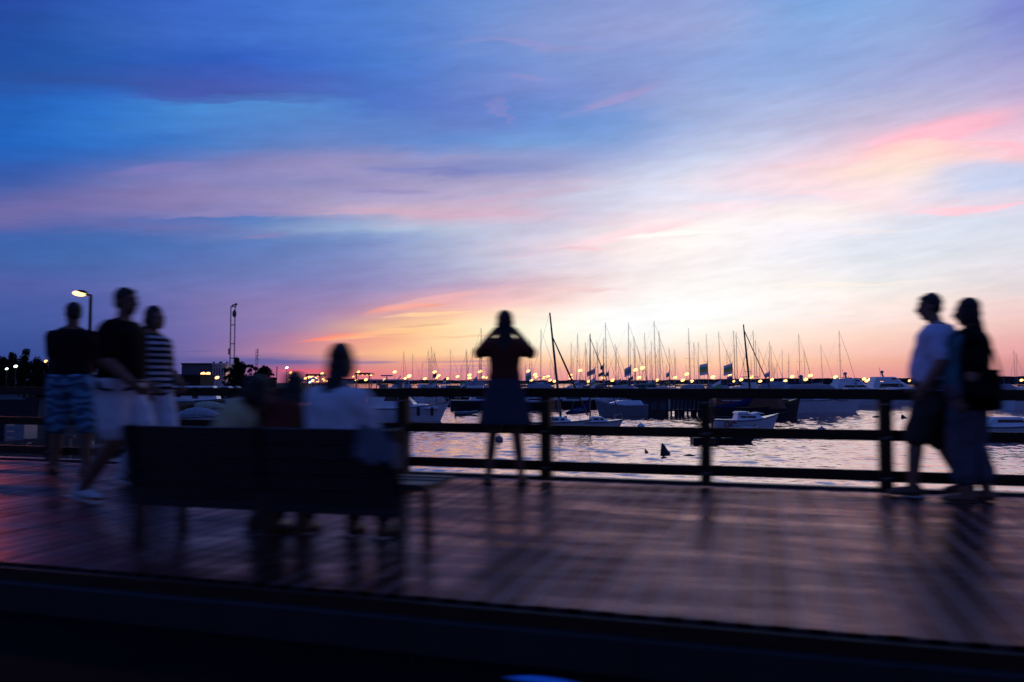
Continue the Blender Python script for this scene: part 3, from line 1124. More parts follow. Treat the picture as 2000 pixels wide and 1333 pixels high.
maroon_c = mat('maroon_cloth', (.13, .028, .020), .9, .2, 8, .3, 30, spec=.1)
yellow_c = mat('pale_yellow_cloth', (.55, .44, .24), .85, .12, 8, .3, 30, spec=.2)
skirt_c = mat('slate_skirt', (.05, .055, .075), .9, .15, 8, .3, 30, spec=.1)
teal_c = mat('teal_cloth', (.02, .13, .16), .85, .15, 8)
brown_l = mat('brown_leather', (.10, .05, .03), .5, .2)
white_l = mat('white_leather', (.5, .5, .52), .5, .1)


def banded(name, c0, c1, scale, axis=2, wave=0.0, thr=.5, rough=.85):
    m = bpy.data.materials.new(name)
    m.use_nodes = True
    T = m.node_tree
    b = T.nodes['Principled BSDF']
    b.inputs['Roughness'].default_value = rough
    b.inputs['Specular IOR Level'].default_value = .15
    tc = T.nodes.new('ShaderNodeTexCoord')
    wv = T.nodes.new('ShaderNodeTexWave')
    wv.bands_direction = 'XYZ'[axis]
    wv.inputs['Scale'].default_value = scale
    wv.inputs['Distortion'].default_value = wave
    wv.inputs['Detail'].default_value = 3
    wv.inputs['Detail Scale'].default_value = 2
    T.links.new(tc.outputs['Object'], wv.inputs['Vector'])
    r = T.nodes.new('ShaderNodeValToRGB')
    r.color_ramp.elements[0].position = thr - .06
    r.color_ramp.elements[1].position = thr + .06
    r.color_ramp.elements[0].color = (*c0, 1)
    r.color_ramp.elements[1].color = (*c1, 1)
    T.links.new(wv.outputs['Fac'], r.inputs[0])
    T.links.new(r.outputs[0], b.inputs['Base Color'])
    return m


stripe_c = banded('striped_jersey', (.008, .008, .012), (.42, .42, .48), 5.5, 2, 0.6, .52)
surf_c = banded('patterned_shorts', (.05, .10, .17), (.13, .30, .44), 3.4, 2, 9.0, .5)

# the man at the left, at the rail
g = ground(133, 929)
p = Person('man in a dark t-shirt and teal patterned shorts standing at the rail, far left', 1.83, (g.x, g.y, .021), radians(28), wide=1.06, belly=.03,
           knL=(-.12, .03, .50), knR=(.16, -.02, .50), anL=(-.15, .02, .085), anR=(.18, -.06, .085), toL=(-.23, .17, .03), toR=(.24, .10, .03),
           elL=(-.225, .13, 1.16), elR=(.20, .14, 1.15), wrL=(-.10, .32, 1.07), wrR=(.07, .34, 1.05))
p.finish(skin1, headyaw=radians(38), headpitch=radians(-6), handL=dict(direction=(.8, .3, 0), palm=(0, -.3, -1)), handR=dict(direction=(-.8, .2, 0), palm=(0, -.3, -1)))
p.shirt(navy_c, sleeve=.72, hem=-.02, grow=.026)
p.pants(surf_c, length=1.05, grow=.045, name='shorts', disp=.007)
p.hair(hair_d)
p.shoes(brown_l, 'sandal', low=True)

# the man in black and the woman in the striped top, walking to the right
g = ground(226, 984)
p = Person('tall man in a black t-shirt and white shorts walking right behind the bench', 1.76, (g.x, g.y, .021), radians(-78), wide=1.34, belly=.04, lean=radians(3),
           knL=(-.10, .20, .53), anL=(-.10, .30, .10), toL=(-.11, .48, .06), knR=(.10, .03, .50), anR=(.10, -.22, .12), toR=(.12, -.07, .035),
           elL=(-.27, -.08, 1.14), wrL=(-.27, .06, .92), elR=(.27, .06, 1.13), wrR=(.25, .24, .97))
p.finish(skin1, headyaw=radians(-8), headpitch=0)
p.shirt(black_c, sleeve=.75, hem=-.10, grow=.032)
p.pants(white_c, length=.80, grow=.036, name='shorts')
p.hair(hair_d)
p.shoes(white_l, 'sneaker')

g = ground(292, 951)
p = Person('woman in a black and white striped top and white trousers beside the man in black', 1.70, (g.x, g.y, .021), radians(-98), female=True, wide=1.2,
           knL=(-.09, .16, .52), anL=(-.09, .26, .10), toL=(-.10, .43, .05), knR=(.09, -.02, .50), anR=(.09, -.24, .13), toR=(.10, -.10, .04),
           elL=(-.24, -.02, 1.13), wrL=(-.20, .16, .98), elR=(.24, .02, 1.13), wrR=(.20, .20, .98))
p.finish(skin2, headyaw=radians(-10), headpitch=radians(-4))
p.shirt(stripe_c, sleeve=.8, hem=-.16, grow=.022, flare=.03)
p.pants(white_c, length=1.9, grow=.030)
p.hair(hair_d, 'pony')
p.shoes(white_l, 'sneaker')

# the woman taking a picture at the rail
g = ground(986, 950)
p = Person('woman in a slate skirt raising a camera to the sunset at the rail', 1.66, (g.x, g.y, .021), radians(17), female=True, wide=1.06, arm=1.15,
           knL=(-.12, .02, .50), knR=(.12, .02, .50), anL=(-.165, 0, .085), anR=(.165, 0, .085), toL=(-.21, .16, .03), toR=(.21, .16, .03),
           shL=(-.160, 0, 1.372), shR=(.160, 0, 1.372), elL=(-.275, .09, 1.320), elR=(.275, .09, 1.320), wrL=(-.100, .17, 1.560), wrR=(.100, .17, 1.560))
p.finish(skin1, headyaw=0, headpitch=radians(2), handL=dict(direction=(.45, .55, .65), palm=(1, .3, -.3), curl=.5), handR=dict(direction=(-.45, .55, .65), palm=(-1, .3, -.3), curl=.5))
p.shirt(maroon_c, sleeve=.9, hem=.2, grow=.024, name='top', disp=.002)
p.skirt(skirt_c, top=.34, bottom=.60, wx=.285, wy=.22)
part('belt', MB().loft(p.rings(.28, .40, .017)), black_c, p.root, True)
p.hair(hair_d, 'long', .26)
p.shoes(brown_l, 'sandal', low=True)
ph = p
cl = p.root.matrix_basis @ Vector((0, .262, 1.625 * p.k))
ct = thing('camera', 'small black camera held to the eye of the woman at the rail', 'camera', (g.x, g.y, .021), radians(17))
blk = mat('black_plastic', (.02, .02, .02), .4, .1)
hz = 1.625 * p.k
mb = MB().box((0, .235, hz + .012), (.125, .045, .075)).box((0, .235, hz + .056), (.05, .04, .022))
part('body', mb, blk, ct)
part('lens', MB().tube([(0, .259, hz + .010), (0, .30, hz + .010), (0, .302, hz + .010)], [.031, .033, .026], 16), blk, ct, True)

# the couple at the right, walking left
g = ground(1836, 976)
p = Person('grey-haired man in a pale blue t-shirt and khaki shorts walking left with a woman', 1.74, (g.x, g.y, .021), radians(76), wide=1.42, belly=.06, lean=radians(-2),
           head=(0, .045, 1.622),
           knL=(-.10, .16, .53), anL=(-.10, .20, .09), toL=(-.11, .38, .035), knR=(.10, .0, .50), anR=(.10, -.18, .12), toR=(.11, -.03, .035),
           elL=(-.27, -.06, 1.15), wrL=(-.27, .08, .93), elR=(.27, -.10, 1.15), wrR=(.27, -.02, .90))
p.finish(skin2, headyaw=radians(4), headpitch=radians(-4))
p.shirt(lblue_c, sleeve=.8, hem=-.14, grow=.032, flare=.02, disp=.006)
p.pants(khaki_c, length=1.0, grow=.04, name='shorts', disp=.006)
p.hair(hair_g)
p.shoes(brown_l, 'shoe')

g = ground(1900, 986)
p = Person('woman in a black cardigan, teal top and cropped grey trousers walking left', 1.66, (g.x, g.y, .021), radians(78), female=True, wide=1.72, belly=.05, lean=radians(-1),
           knL=(-.10, .09, .51), anL=(-.10, .05, .085), toL=(-.11, .23, .03), knR=(.10, -.02, .50), anR=(.10, -.11, .09), toR=(.11, .05, .035),
           elL=(-.27, -.04, 1.15), wrL=(-.275, .03, .90), elR=(.26, .02, 1.15), wrR=(.24, .16, .95))
p.finish(skin2, headyaw=radians(6), headpitch=radians(-4))
p.shirt(teal_c, sleeve=0, hem=-.18, grow=.020, name='top')
mb = MB()
rg = p.rings(-.30, .97, .040, flare=.10)
rg2 = []
for r in rg:                                   # open at the front: the front of each ring is drawn back
    c = sum(r, Vector()) / len(r)
    rg2.append([Vector((q.x, min(q.y, c.y + .055 * p.k), q.z)) for q in r])
mb.loft(rg2)
for sd in 'LR':
    p.limb(mb, sd, 'arm', .032, .92)
    mb.capsule(p.j['neck'] - Vector((0, .02, .05)), p.j['sh' + sd], .07, .078, 10)
link('cardigan', solid(mb, .011, 4, .005, 15), black_c, p.root)
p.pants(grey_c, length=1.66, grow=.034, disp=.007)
p.hair(hair_d, 'long', .10)
p.shoes(brown_l, 'sandal', low=True)
wr = p.j['wrL'].lerp(p.j['elL'], .14)
part('wristwatch', MB().tube([wr + Vector((0, 0, .012)), wr - Vector((0, 0, .012))], .036, 14), blk, p.root, True)
bag = thing('shoulder_bag', 'black shoulder bag on the back of the woman in the black cardigan', 'bag', (g.x, g.y, .021), radians(78))
mb = MB()
mb.loft([[Vector((-.08 + .13 * cos(a) * f, -.185 + .045 * sin(a) * f2, z - .10)) for a in [2 * pi * i / 16 for i in range(16)]]
         for z, f, f2 in ((.86, .75, .8), (.88, .95, 1), (1.0, 1.02, 1.2), (1.12, .9, .9), (1.17, .72, .5))])
part('bag_body', mb, black_c, bag, True)
part('strap', MB().tube([(-.07, -.215, 1.05), (-.12, -.17, 1.22), (-.13, -.10, 1.38), (-.13, .0, 1.425), (-.12, .12, 1.34), (-.05, .19, 1.18)], .011, 6), black_c, bag, True)

# ------------------------------------------------------------------ bench and the people on it
bm = mat('bench_paint', (.002, .0035, .007), .50, .3, 5, .3, 14, stretch=(1, 5, 5), objvar=.15)
iron = mat('bench_iron', (.004, .004, .005), .5, .2)
bz = radians(1.2)
bench = thing('park_bench', 'dark slatted park bench seen from behind with three people on it', 'bench', (-2.78, 4.35, .021), bz)
for i in range(5):
    zz = .668 - .088 * i
    o = part('back_slat', MB().box((0, 0, 0), (1.82, .026, .0865)), bm, bench)
    o.location = (-.03, -.275 + .018 * i, zz)
    o.rotation_euler = (.12, 0, 0)
for i in range(5):
    o = part('seat_slat', MB().box((0, 0, 0), (1.98, .078, .030)), bm, bench)
    o.location = (.02, -.185 + .094 * i, .385 + (.006 * abs(i - 2)))
part('apron', MB().box((-.03, -.195, .262), (1.80, .030, .07)), bm, bench)
for xx in (-.86, 0, .86):
    mb = MB()
    mb.bar((xx, -.21, .0), (xx, -.19, .37), .05, .05)
    mb.bar((xx, .20, .0), (xx, .18, .37), .05, .05)
    mb.bar((xx, -.215, .355), (xx, .21, .355), .045, .03)
    mb.bar((xx, -.215, .36), (xx, -.298, .72), .035, .03)
    part('frame', mb, iron, bench)


def seat(wx, yaw=0.0):
    c = Matrix.Rotation(bz, 3, 'Z') @ Vector((wx, -.02, 0))
    return (c.x - 2.78, c.y + 4.35, .021)


zs = dict(pose='sit')
dz = -.055
p = Person('woman in a loose white top sitting on the right end of the bench', 1.60, seat(.36), radians(-4), female=True, wide=1.3, pose='sit', lean=radians(3))
p.finish(skin1, headyaw=radians(10), headpitch=radians(-4))
p.shirt(white_c, sleeve=1.15, hem=-.10, grow=.034, flare=.06, disp=.008)
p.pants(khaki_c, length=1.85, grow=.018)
p.hair(hair_d, 'long', .12)
p.shoes(brown_l, 'shoe')

p = Person('dark haired woman in a maroon top leaning forward in the middle of the bench', 1.55, seat(-.12), radians(4), female=True, pose='sit', lean=radians(37))
p.finish(skin1, headyaw=radians(22), headpitch=radians(-16))
p.shirt(maroon_c, sleeve=1.6, hem=-.12, grow=.022)
p.pants(black_c, length=1.9, grow=.016)
p.hair(hair_d, 'long', .22)
p.shoes(brown_l, 'shoe')

p = Person('person in a pale yellow top leaning towards the dark haired woman on the bench', 1.50, seat(-.50), radians(-30), female=True, pose='sit', lean=radians(28), head=(.26, .24, 1.06), neck=(.14, .18, .955))
p.finish(skin2, headyaw=radians(-20), headpitch=radians(-14))
p.shirt(yellow_c, sleeve=.9, hem=-.12, grow=.024)
p.pants(khaki_c, length=1.5, grow=.018)
p.hair(hair_d, 'bob')
p.shoes(brown_l, 'shoe')

jk = thing('jacket', 'grey jacket draped over the right end of the bench beside the white-topped woman', 'jacket', (-2.78, 4.35, .021), bz)
mb = MB()
rg = []
for i in range(9):
    q_ = i / 8
    x_ = .64 + .24 * q_
    sag = .05 * sin(q_ * 9)
    zt_ = .70 - .10 * q_ ** 2 + .01 * sin(q_ * 14)
    rg.append([Vector((x_, -.335 - sag * .2, .52 + .05 * sin(q_ * 5 + 1) ** 2 - .02 * q_)), Vector((x_, -.325, .60)), Vector((x_, -.30, zt_ + .035)), Vector((x_, -.26, zt_ + .04)),
               Vector((x_, -.225, zt_ - .02)), Vector((x_, -.19, .50))])
mb.loft(rg)
link('cloth', solid(mb, .008, 2, .004, 22), mat('dusk_grey_cloth', (.12, .12, .15), .9, .15, 8), jk)

# ------------------------------------------------------------------ boats
gel = mat('white_gelcoat', (.78, .79, .82), .25, .07, 3, spec=.5, coat=.3)
gelg = mat('grey_gelcoat', (.26, .27, .30), .3, .1, 3)
hull_d = mat('dark_hull_paint', (.006, .007, .010), .35, .2, 3)
hull_b = mat('black_hull_paint', (.004, .004, .005), .4, .2, 3)
glass_d = mat('tinted_glass', (.010, .012, .016), .08, .1, 3, spec=.6)
canvas_b = mat('blue_canvas', (.012, .025, .11), .85, .15, 6, .3, 20, spec=.15)
canvas_w = mat('grey_white_canvas', (.36, .36, .40), .85, .12, 4, .3, 20, spec=.15)
canvas_c = mat('cream_canvas', (.46, .42, .30), .85, .12, 4, .3, 20, spec=.15)
canvas_d = mat('dark_canvas', (.03, .03, .035), .85, .15, 4, spec=.15)
canvas_g = mat('green_canvas', (.02, .10, .09), .85, .15, 4, spec=.15)
mast_d = mat('dark_spar', (.10, .035, .018), .5, .15, 3)  # reddish tone painted in for the warm flare on backlit spars
mast_s = mat('alloy_spar', (.22, .19, .18), .45, .1, 3, metal=.2)
steel = mat('stainless', (.5, .5, .52), .25, .05, 3, metal=.8)
wood_r = mat('varnished_mahogany', (.16, .045, .022), .35, .3, 5, .2, 12, stretch=(1, 6, 6))
yellow_p = mat('yellow_paint', (.45, .28, .03), .5, .1, 3)
red_p = mat('red_plastic', (.42, .035, .025), .5, .1, 3)
rubber = mat('grey_rubber', (.16, .17, .19), .6, .1, 3)
blackr = mat('black_rubber', (.012, .012, .013), .6, .1, 3)
white_p = mat('white_plastic', (.6, .6, .62), .5, .1, 3)


def hull_mb(L, B, F, D=.35, sheer=.25, rake=.12, stern=.8, n=12, flare=.12):
    """hull along +x (bow), waterline at z=0; returns shell and deck outline"""
    mb = MB()
    rings = []
    for i in range(n + 1):
        t = i / n
        b = B / 2 * min(1, (stern + (1 - stern) * (t / .35)) if t < .35 else 1) * (1 - max(0, (t - .45) / .55) ** 2.2)
        b = max(b, .012)
        zs = F * (1 + sheer * (2 * t - .7) ** 2 * (1 if t > .35 else .3))
        x = -L / 2 + L * t
        dr = rake * L * t ** 3
        zk = -D * (1 - t ** 3 * .9)
        rings.append([Vector((x - dr * .0, -b, zs)), Vector((x - dr * .45, -b * (1 - flare), zs * .45)), Vector((x - dr * .75, -b * (.82 - flare * .5), 0)), Vector((x - dr, -b * .35, zk * .8)),
                      Vector((x - dr, 0, zk)), Vector((x - dr, b * .35, zk * .8)), Vector((x - dr * .75, b * (.82 - flare * .5), 0)), Vector((x - dr * .45, b * (1 - flare), zs * .45)), Vector((x, b, zs))])
    k = len(rings[0])
    vs = [p for r in rings for p in r]
    fs = []
    for i in range(n):
        for q in range(k - 1):
            a = i * k + q
            fs.append((a, a + k, a + k + 1, a + 1))
        fs.append((i * k, i * k + k - 1, (i + 1) * k + k - 1, (i + 1) * k))
    fs.append(tuple(range(k)))
    fs.append(tuple(n * k + q for q in range(k - 1, -1, -1)))
    mb.add(vs, fs)
    return mb, [(r[0], r[-1]) for r in rings]


def rubrail(edge, z=-.05, r=.022):
    mb = MB()
    for s_ in (0, 1):
        mb.tube([e[s_] + Vector((0, (-.01 if s_ == 0 else .01), z)) for e in edge], r, 5)
    return mb


def block(x0, x1, w0, w1, z0, z1, s0=0.0, s1=0.0, y=0.0):
    """cabin block: from x0 to x1, half widths w0 (base) and w1 (top), ends sloping in by s0 and s1"""
    mb = MB()
    n = 5
    rings = []
    for zz, w, xa, xb in ((z0, w0, x0, x1), (z0 + (z1 - z0) * .85, w0 + (w1 - w0) * .8, x0 + s0 * .85, x1 - s1 * .85), (z1, w1 * .92, x0 + s0 * 1.05, x1 - s1 * 1.05)):
        rings.append([Vector((xa, -w + y, zz)), Vector((xb - .1 * (xb - xa), -w + y, zz)), Vector((xb, -w * .7 + y, zz)), Vector((xb, w * .7 + y, zz)), Vector((xb - .1 * (xb - xa), w + y, zz)), Vector((xa, w + y, zz))])
    mb.loft(rings)
    return mb


def rail(path, h, r=.014, every=1):
    mb = MB()
    mb.tube([Vector(p) + Vector((0, 0, h)) for p in path], r, 5)
    for p in path[::every]:
        mb.bar(p, Vector(p) + Vector((0, 0, h)), r * 1.8)
    return mb


def at_water(x, y):
    """point on the water seen at (x, y)"""
    return ground(x, y, WZ)


def boat_thing(name, label, cat, x, y, yaw, group=None):
    g = at_water(x, y)
    return thing(name, label, cat, (g.x, g.y, WZ), TH + yaw, group)


def base_hull(t, L, B, F, m=gel, rub=hull_d, **k):
    mb, e = hull_mb(L, B, F, **k)
    part('hull', mb, m, t)
    part('rub_rail', rubrail(e), rub, t)
    return e


def windows(t, xs, y, z, h, m=None, w=None, tilt=0.0):
    for a, b in xs:
        for s_ in (-1, 1):
            mb = MB()
            yy = s_ * (y + .004)
            mb.add([(a, yy, z), (b, yy, z), (b - tilt, yy - s_ * .05 * h, z + h), (a + tilt * .5, yy - s_ * .05 * h, z + h),
                    (a, yy - s_ * .03, z), (b, yy - s_ * .03, z), (b - tilt, yy - s_ * (.03 + .05 * h), z + h), (a + tilt * .5, yy - s_ * (.03 + .05 * h), z + h)],
                   [(0, 1, 2, 3), (7, 6, 5, 4), (0, 4, 5, 1), (1, 5, 6, 2), (2, 6, 7, 3), (3, 7, 4, 0)])
            part('window', mb, m or glass_d, t)


# --- the white cabin cruiser behind the seated woman
t = boat_thing('cabin_cruiser', 'white flybridge cruiser with black fenders behind the woman in the white top', 'motorboat', 778, 823, radians(-3))
e = base_hull(t, 7.9, 2.7, .98, sheer=.34, rake=.13)
for xx in (.9, 1.9):
    fm = MB().capsule((xx + .8, -1.22 + .12 * xx, .55), (xx + .8, -1.22 + .12 * xx, 1.0), .11, .11, 8)
    part('fender', fm, blackr, t)
part('cabin', block(-2.2, 1.6, 1.12, .95, 1.0, 2.05, .1, 1.1), gel, t)
windows(t, [(-.95, .35)], 1.045, 1.35, .55, tilt=.35)
part('foredeck', block(.4, 3.1, 1.0, .55, .98, 1.28, .1, 1.0), gel, t)
part('bow_rail', rail([(.6, -1.15, 1.02), (1.6, -1.08, 1.08), (2.6, -.75, 1.18), (3.5, -.25, 1.28), (3.8, 0, 1.30), (3.5, .25, 1.28), (2.6, .75, 1.18), (1.6, 1.08, 1.08), (.6, 1.15, 1.02)], .45), steel, t)
part('flybridge', block(-2.0, .6, 1.0, 1.05, 2.04, 2.45, 0, .25), gel, t)
part('hardtop', MB().box((-.6, 0, 3.10), (3.0, 2.2, .09)), gel, t)
for xx, yy in ((-1.9, -.9), (-1.9, .9), (.55, -.9), (.55, .9)):
    part('hardtop_post', MB().bar((xx, yy, 2.42), (xx + .1, yy, 3.06), .07), gel, t)
part('radar', MB().tube([(-.9, 0, 3.14), (-.9, 0, 3.35)], .05, 6).box((-.9, 0, 3.42), (.9, .12, .10)).bar((-.2, .5, 3.1), (.1, .5, 3.42), .05), gelg, t)
part('seat', MB().box((-1.2, .3, 2.6), (.5, 1.0, .35)).box((-1.5, .3, 2.85), (.12, 1.0, .35)), canvas_w, t)
part('helm', MB().box((.2, -.3, 2.62), (.4, .5, .4)), gelg, t)

# --- open dinghy and dark cruiser beyond
t = boat_thing('inflatable_dinghy', 'small grey inflatable dinghy with an outboard, left of the photographing woman', 'dinghy', 911, 811, radians(5))
tb = MB()
for s_ in (-1, 1):
    tb.capsule((-.85, s_ * .42, .16), (.35, s_ * .42, .18), .17, .17, 10)
    tb.capsule((.35, s_ * .42, .18), (.95, s_ * .08, .30), .17, .14, 10)
part('tube', tb, rubber, t)
part('floor', MB().box((-.2, 0, .08), (1.5, .6, .05)), gelg, t)
part('outboard', MB().box((-.98, 0, .50), (.24, .2, .32)).box((-1.0, 0, .12), (.1, .1, .6)), blackr, t)
part('seat', MB().box((-.1, 0, .30), (.22, .75, .05)), white_p, t)

t = boat_thing('cabin_cruiser', 'dark hulled cruiser with white deck moored behind the small grey dinghy', 'motorboat', 945, 799, radians(6))
base_hull(t, 7.2, 2.4, .95, m=hull_d, rub=gel)
part('cabin', block(-1.6, 2.2, 1.0, .8, .95, 1.5, .3, 1.3), gel, t)
windows(t, [(-.9, .8)], .96, 1.08, .22)
part('awning', MB().box((-1.9, 0, 2.15), (1.9, 1.9, .07)), canvas_w, t)
part('awning_frame', MB().bar((-2.6, -.9, .95), (-2.6, -.9, 2.12), .05).bar((-1.2, -.9, .95), (-1.2, -.9, 2.12), .05).bar((-2.6, .9, .95), (-2.6, .9, 2.12), .05), steel, t)

for (x, y, L, cab, lab) in ((1052, 800, 5.2, gel, 'white day boat with a dark hull just right of the photographing woman'),
                            (1128, 797, 6.4, gel, 'long white deck boat behind the sailboat with the blue sail cover')):
    t = boat_thing('day_boat', lab, 'motorboat', x, y, radians(-4))
    base_hull(t, L, 2.1, .85, m=hull_b, rub=gel)
    part('deck_house', block(-L * .38, L * .28, .92, .82, .86, 1.35, .2, .6), cab, t)
    windows(t, [(-L * .2, L * .05)], .9, .98, .2)
    part('screen', MB().bar((L * .1, -.7, 1.34), (L * .04, -.7, 1.75), .05).bar((L * .1, .7, 1.34), (L * .04, .7, 1.75), .05).bar((L * .04, -.7, 1.75), (L * .04, .7, 1.75), .05), steel, t)


# --- sailboats close by
def near_sail(t, L, B, F, mast_x, H, lean, mm, thick=.055, cover=None, stay=True, cabin=True, boomz=1.25, hullm=gel, stay_top=.92, stay_r=.035, bowx=None):
    e = base_hull(t, L, B, F, m=hullm, sheer=.2, rake=.10)
    if cabin:
        part('cabin', block(-L * .12, L * .24, B * .30, B * .24, F, F + .32, .1, .5), gel, t)
        windows(t, [(-L * .04, L * .05), (L * .08, L * .13)], B * .295, F + .09, .13)
    top = Vector((mast_x + lean, 0, H))
    foot = Vector((mast_x, 0, F))
    part('mast', MB().tube([foot, foot.lerp(top, .6), top], [thick, thick * .95, thick * .6], 8), mm, t)
    mid = foot.lerp(top, .62)
    part('spreader', MB().bar(mid + Vector((0, -.45, 0)), mid + Vector((0, .45, 0)), .03), mm, t)
    rg = MB()
    hb = foot.lerp(top, .95)
    rg.tube([hb, (mast_x - .1, -B * .42, F)], .006, 4).tube([hb, (mast_x - .1, B * .42, F)], .006, 4).tube([top, (-L / 2 + .1, 0, F)], .006, 4)
    part('shroud', rg, steel, t)
    bow = Vector((bowx if bowx else L * .47, 0, F + .12))
    if stay:
        st = foot.lerp(top, stay_top)
        part('furled_jib', MB().tube([st, st.lerp(bow, .3), st.lerp(bow, .7), st.lerp(bow, .95)], [stay_r * .6, stay_r, stay_r * 1.3, stay_r * .8], 8), mm if cover is None else mm, t)
    bl = L * .42
    part('boom', MB().tube([(mast_x, 0, boomz), (mast_x - bl, 0, boomz - .12)], .035, 6), mast_s, t)
    if cover:
        mb = MB()
        rings = []
        for q, h in ((0, .95), (.12, .62), (.35, .50), (.7, .30), (1.0, .10)):
            c = Vector((mast_x - .04 - bl * q, 0, boomz + .03 - .12 * q))
            rings.append([c + Vector((0, -.09, 0)), c + Vector((0, -.07, h * .6)), c + Vector((0, 0, h)), c + Vector((0, .07, h * .6)), c + Vector((0, .09, 0))])
        part('sail_cover', mb.loft(rings), cover, t)
    part('pulpit', rail([(L * .34, -B * .22, F + .05), (L * .47, 0, F + .13), (L * .34, B * .22, F + .05)], .35, .012), steel, t)
    return foot, top


t = boat_thing('sailboat', 'small white sailboat whose dark leaning mast is the tallest right of the photographing woman', 'sailboat', 1083, 838, radians(0))
near_sail(t, 4.7, 1.7, .46, .42, 7.35, -.70, mast_d, thick=.075, stay_top=.78, stay_r=.055, boomz=1.2)
part('outboard', MB().box((-2.5, .1, .55), (.25, .22, .36)).box((-2.5, .1, .15), (.1, .1, .6)), blackr, t)

t = boat_thing('sailboat', 'small blue-white sailboat with a lettered dark blue sail cover on its boom', 'sailboat', 1163, 837, radians(0))
near_sail(t, 3.6, 1.5, .44, -.34, 6.05, .03, mast_d, thick=.045, cover=canvas_b, stay_top=.95, stay_r=.03, boomz=1.0)
cu = bpy.data.curves.new('lettering', 'FONT')
cu.body = 'VICENT'
cu.size = .24
cu.extrude = .003
tmp = bpy.data.objects.new('lettering', cu)
COL.objects.link(tmp)
bpy.context.view_layer.update()
lm = bpy.data.meshes.new_from_object(tmp.evaluated_get(bpy.context.evaluated_depsgraph_get()))
bpy.data.objects.remove(tmp)
lm.name = 'lettering'
o = link('lettering', lm, mat('pale_blue_letters', (.22, .40, .55), .7, .05), t)
o.location = (-1.42, -.135, 1.07)
o.rotation_euler = (pi / 2 - .12, -.07, 0)
part('outboard', MB().box((-1.95, -.1, .62), (.24, .22, .34)).box((-1.95, -.1, .2), (.1, .1, .7)), blackr, t)

t = boat_thing('motor_cruiser', 'grey cruiser with a pale foredeck seen bow on, left of the piled pier', 'motorboat', 1212, 812, radians(183))
base_hull(t, 4.6, 2.1, .95, m=gelg, rub=gel, sheer=.3)
part('foredeck', block(-1.9, 1.4, .85, .6, .95, 1.32, .2, 1.2), gel, t)
part('bow_rail', rail([(.4, -.9, 1.0), (1.4, -.6, 1.1), (2.0, 0, 1.2), (1.4, .6, 1.1), (.4, .9, 1.0)], .4, .014), steel, t)

# --- wooden sailboat with red cabin
t = boat_thing('wooden_sailboat', 'dark wooden boat with red-brown topsides, yellow stripe and blue sail', 'sailboat', 1472, 817, radians(-2))
e = base_hull(t, 7.6, 2.3, .95, m=hull_b, rub=yellow_p, sheer=.45, rake=.06)
part('stripe', rubrail([(a * 1.0 + Vector((0, -.02, -.72)), b + Vector((0, .02, -.72))) for a, b in [((p0 * .9), (p1 * .9)) for p0, p1 in e[:-1]]], 0, .02), gelg, t)
part('topsides', block(-3.3, 2.5, 1.0, .95, .80, 1.75, .1, .5), wood_r, t)
for i, xx in enumerate((-2.4, -1.6, -.8)):
    part('ledge', MB().box((xx, -1.0, 1.45), (.7, .05, .06)), gel, t)
part('furled_sail', MB().loft([[Vector((x_, -1.05 - .06, z_ - h_)), Vector((x_, -1.05 - .12, z_)), Vector((x_, -1.05, z_ + h_)), Vector((x_, -.98, z_))]
                               for x_, z_, h_ in ((-3.4, .95, .05), (-2.4, .98, .20), (-1.3, 1.12, .26), (-.7, 1.4, .34), (-.3, 1.75, .12))]), canvas_b, t)
foot, top = Vector((-.15, 0, 1.0)), Vector((-.72, 0, 7.65))
part('mast', MB().tube([foot, foot.lerp(top, .6), top], [.085, .08, .05], 8), mast_d, t)
part('forestay', MB().tube([foot.lerp(top, .93), (1.6, 0, 1.9)], [.035, .05], 6), mast_d, t)
mid = foot.lerp(top, .42)
part('spreader', MB().bar(mid + Vector((-.28, 0, .02)), mid + Vector((.28, 0, 0)), .03), mast_d, t)
part('locker', MB().box((.6, -.9, 1.55), (.5, .12, .22)).box((.75, -.2, 1.9), (.4, .5, .3)), gelg, t)
part('bow_hatch', block(2.0, 3.0, .5, .4, 1.15, 1.55, .1, .3), wood_r, t)

# --- small white cabin sailboat with life rings
t = boat_thing('cabin_boat', 'small white cabin boat with two red life rings on its side', 'motorboat', 1458, 838, radians(-1))
e = base_hull(t, 4.1, 1.65, .58, m=gel, sheer=.42, rake=.12)
part('cabin', block(-.75, 1.15, .62, .52, .56, .98, .12, .5), gel, t)
part('cabin_roof', block(-.72, .15, .66, .60, .975, 1.09, .1, .12), gel, t)
part('hatch', block(.42, 1.0, .50, .40, .975, 1.05, .05, .3), gel, t)
windows(t, [(-.5, -.12), (-.08, .45)], .585, .70, .13)
for xx in (-1.42, -1.0):
    ring = [Vector((xx + .16 * cos(a), -.86, .30 + .17 * sin(a))) for a in [2 * pi * i / 20 for i in range(21)]]
    part('life_ring', MB().tube(ring, .038, 8, caps=False), red_p, t, True)
part('fender', MB().ell((.30, -.86, .16), (.12, .12, .13)), red_p, t, True)
part('outboard', MB().box((-2.15, 0, .60), (.25, .2, .32)).box((-2.15, 0, .2), (.1, .1, .6)).bar((-2.1, 0, .6), (-2.45, 0, .35), .08), blackr, t)

t = boat_thing('rowing_dinghy', 'low white dinghy tied in front of the cabin boat with life rings', 'dinghy', 1457, 843, radians(2))
base_hull(t, 1.7, .9, .22, m=gel, D=.1)
part('thwart', MB().box((-.1, 0, .27), (.25, .75, .04)), gel, t)
part('locker', MB().box((-.55, 0, .34), (.32, .5, .14)), canvas_w, t)

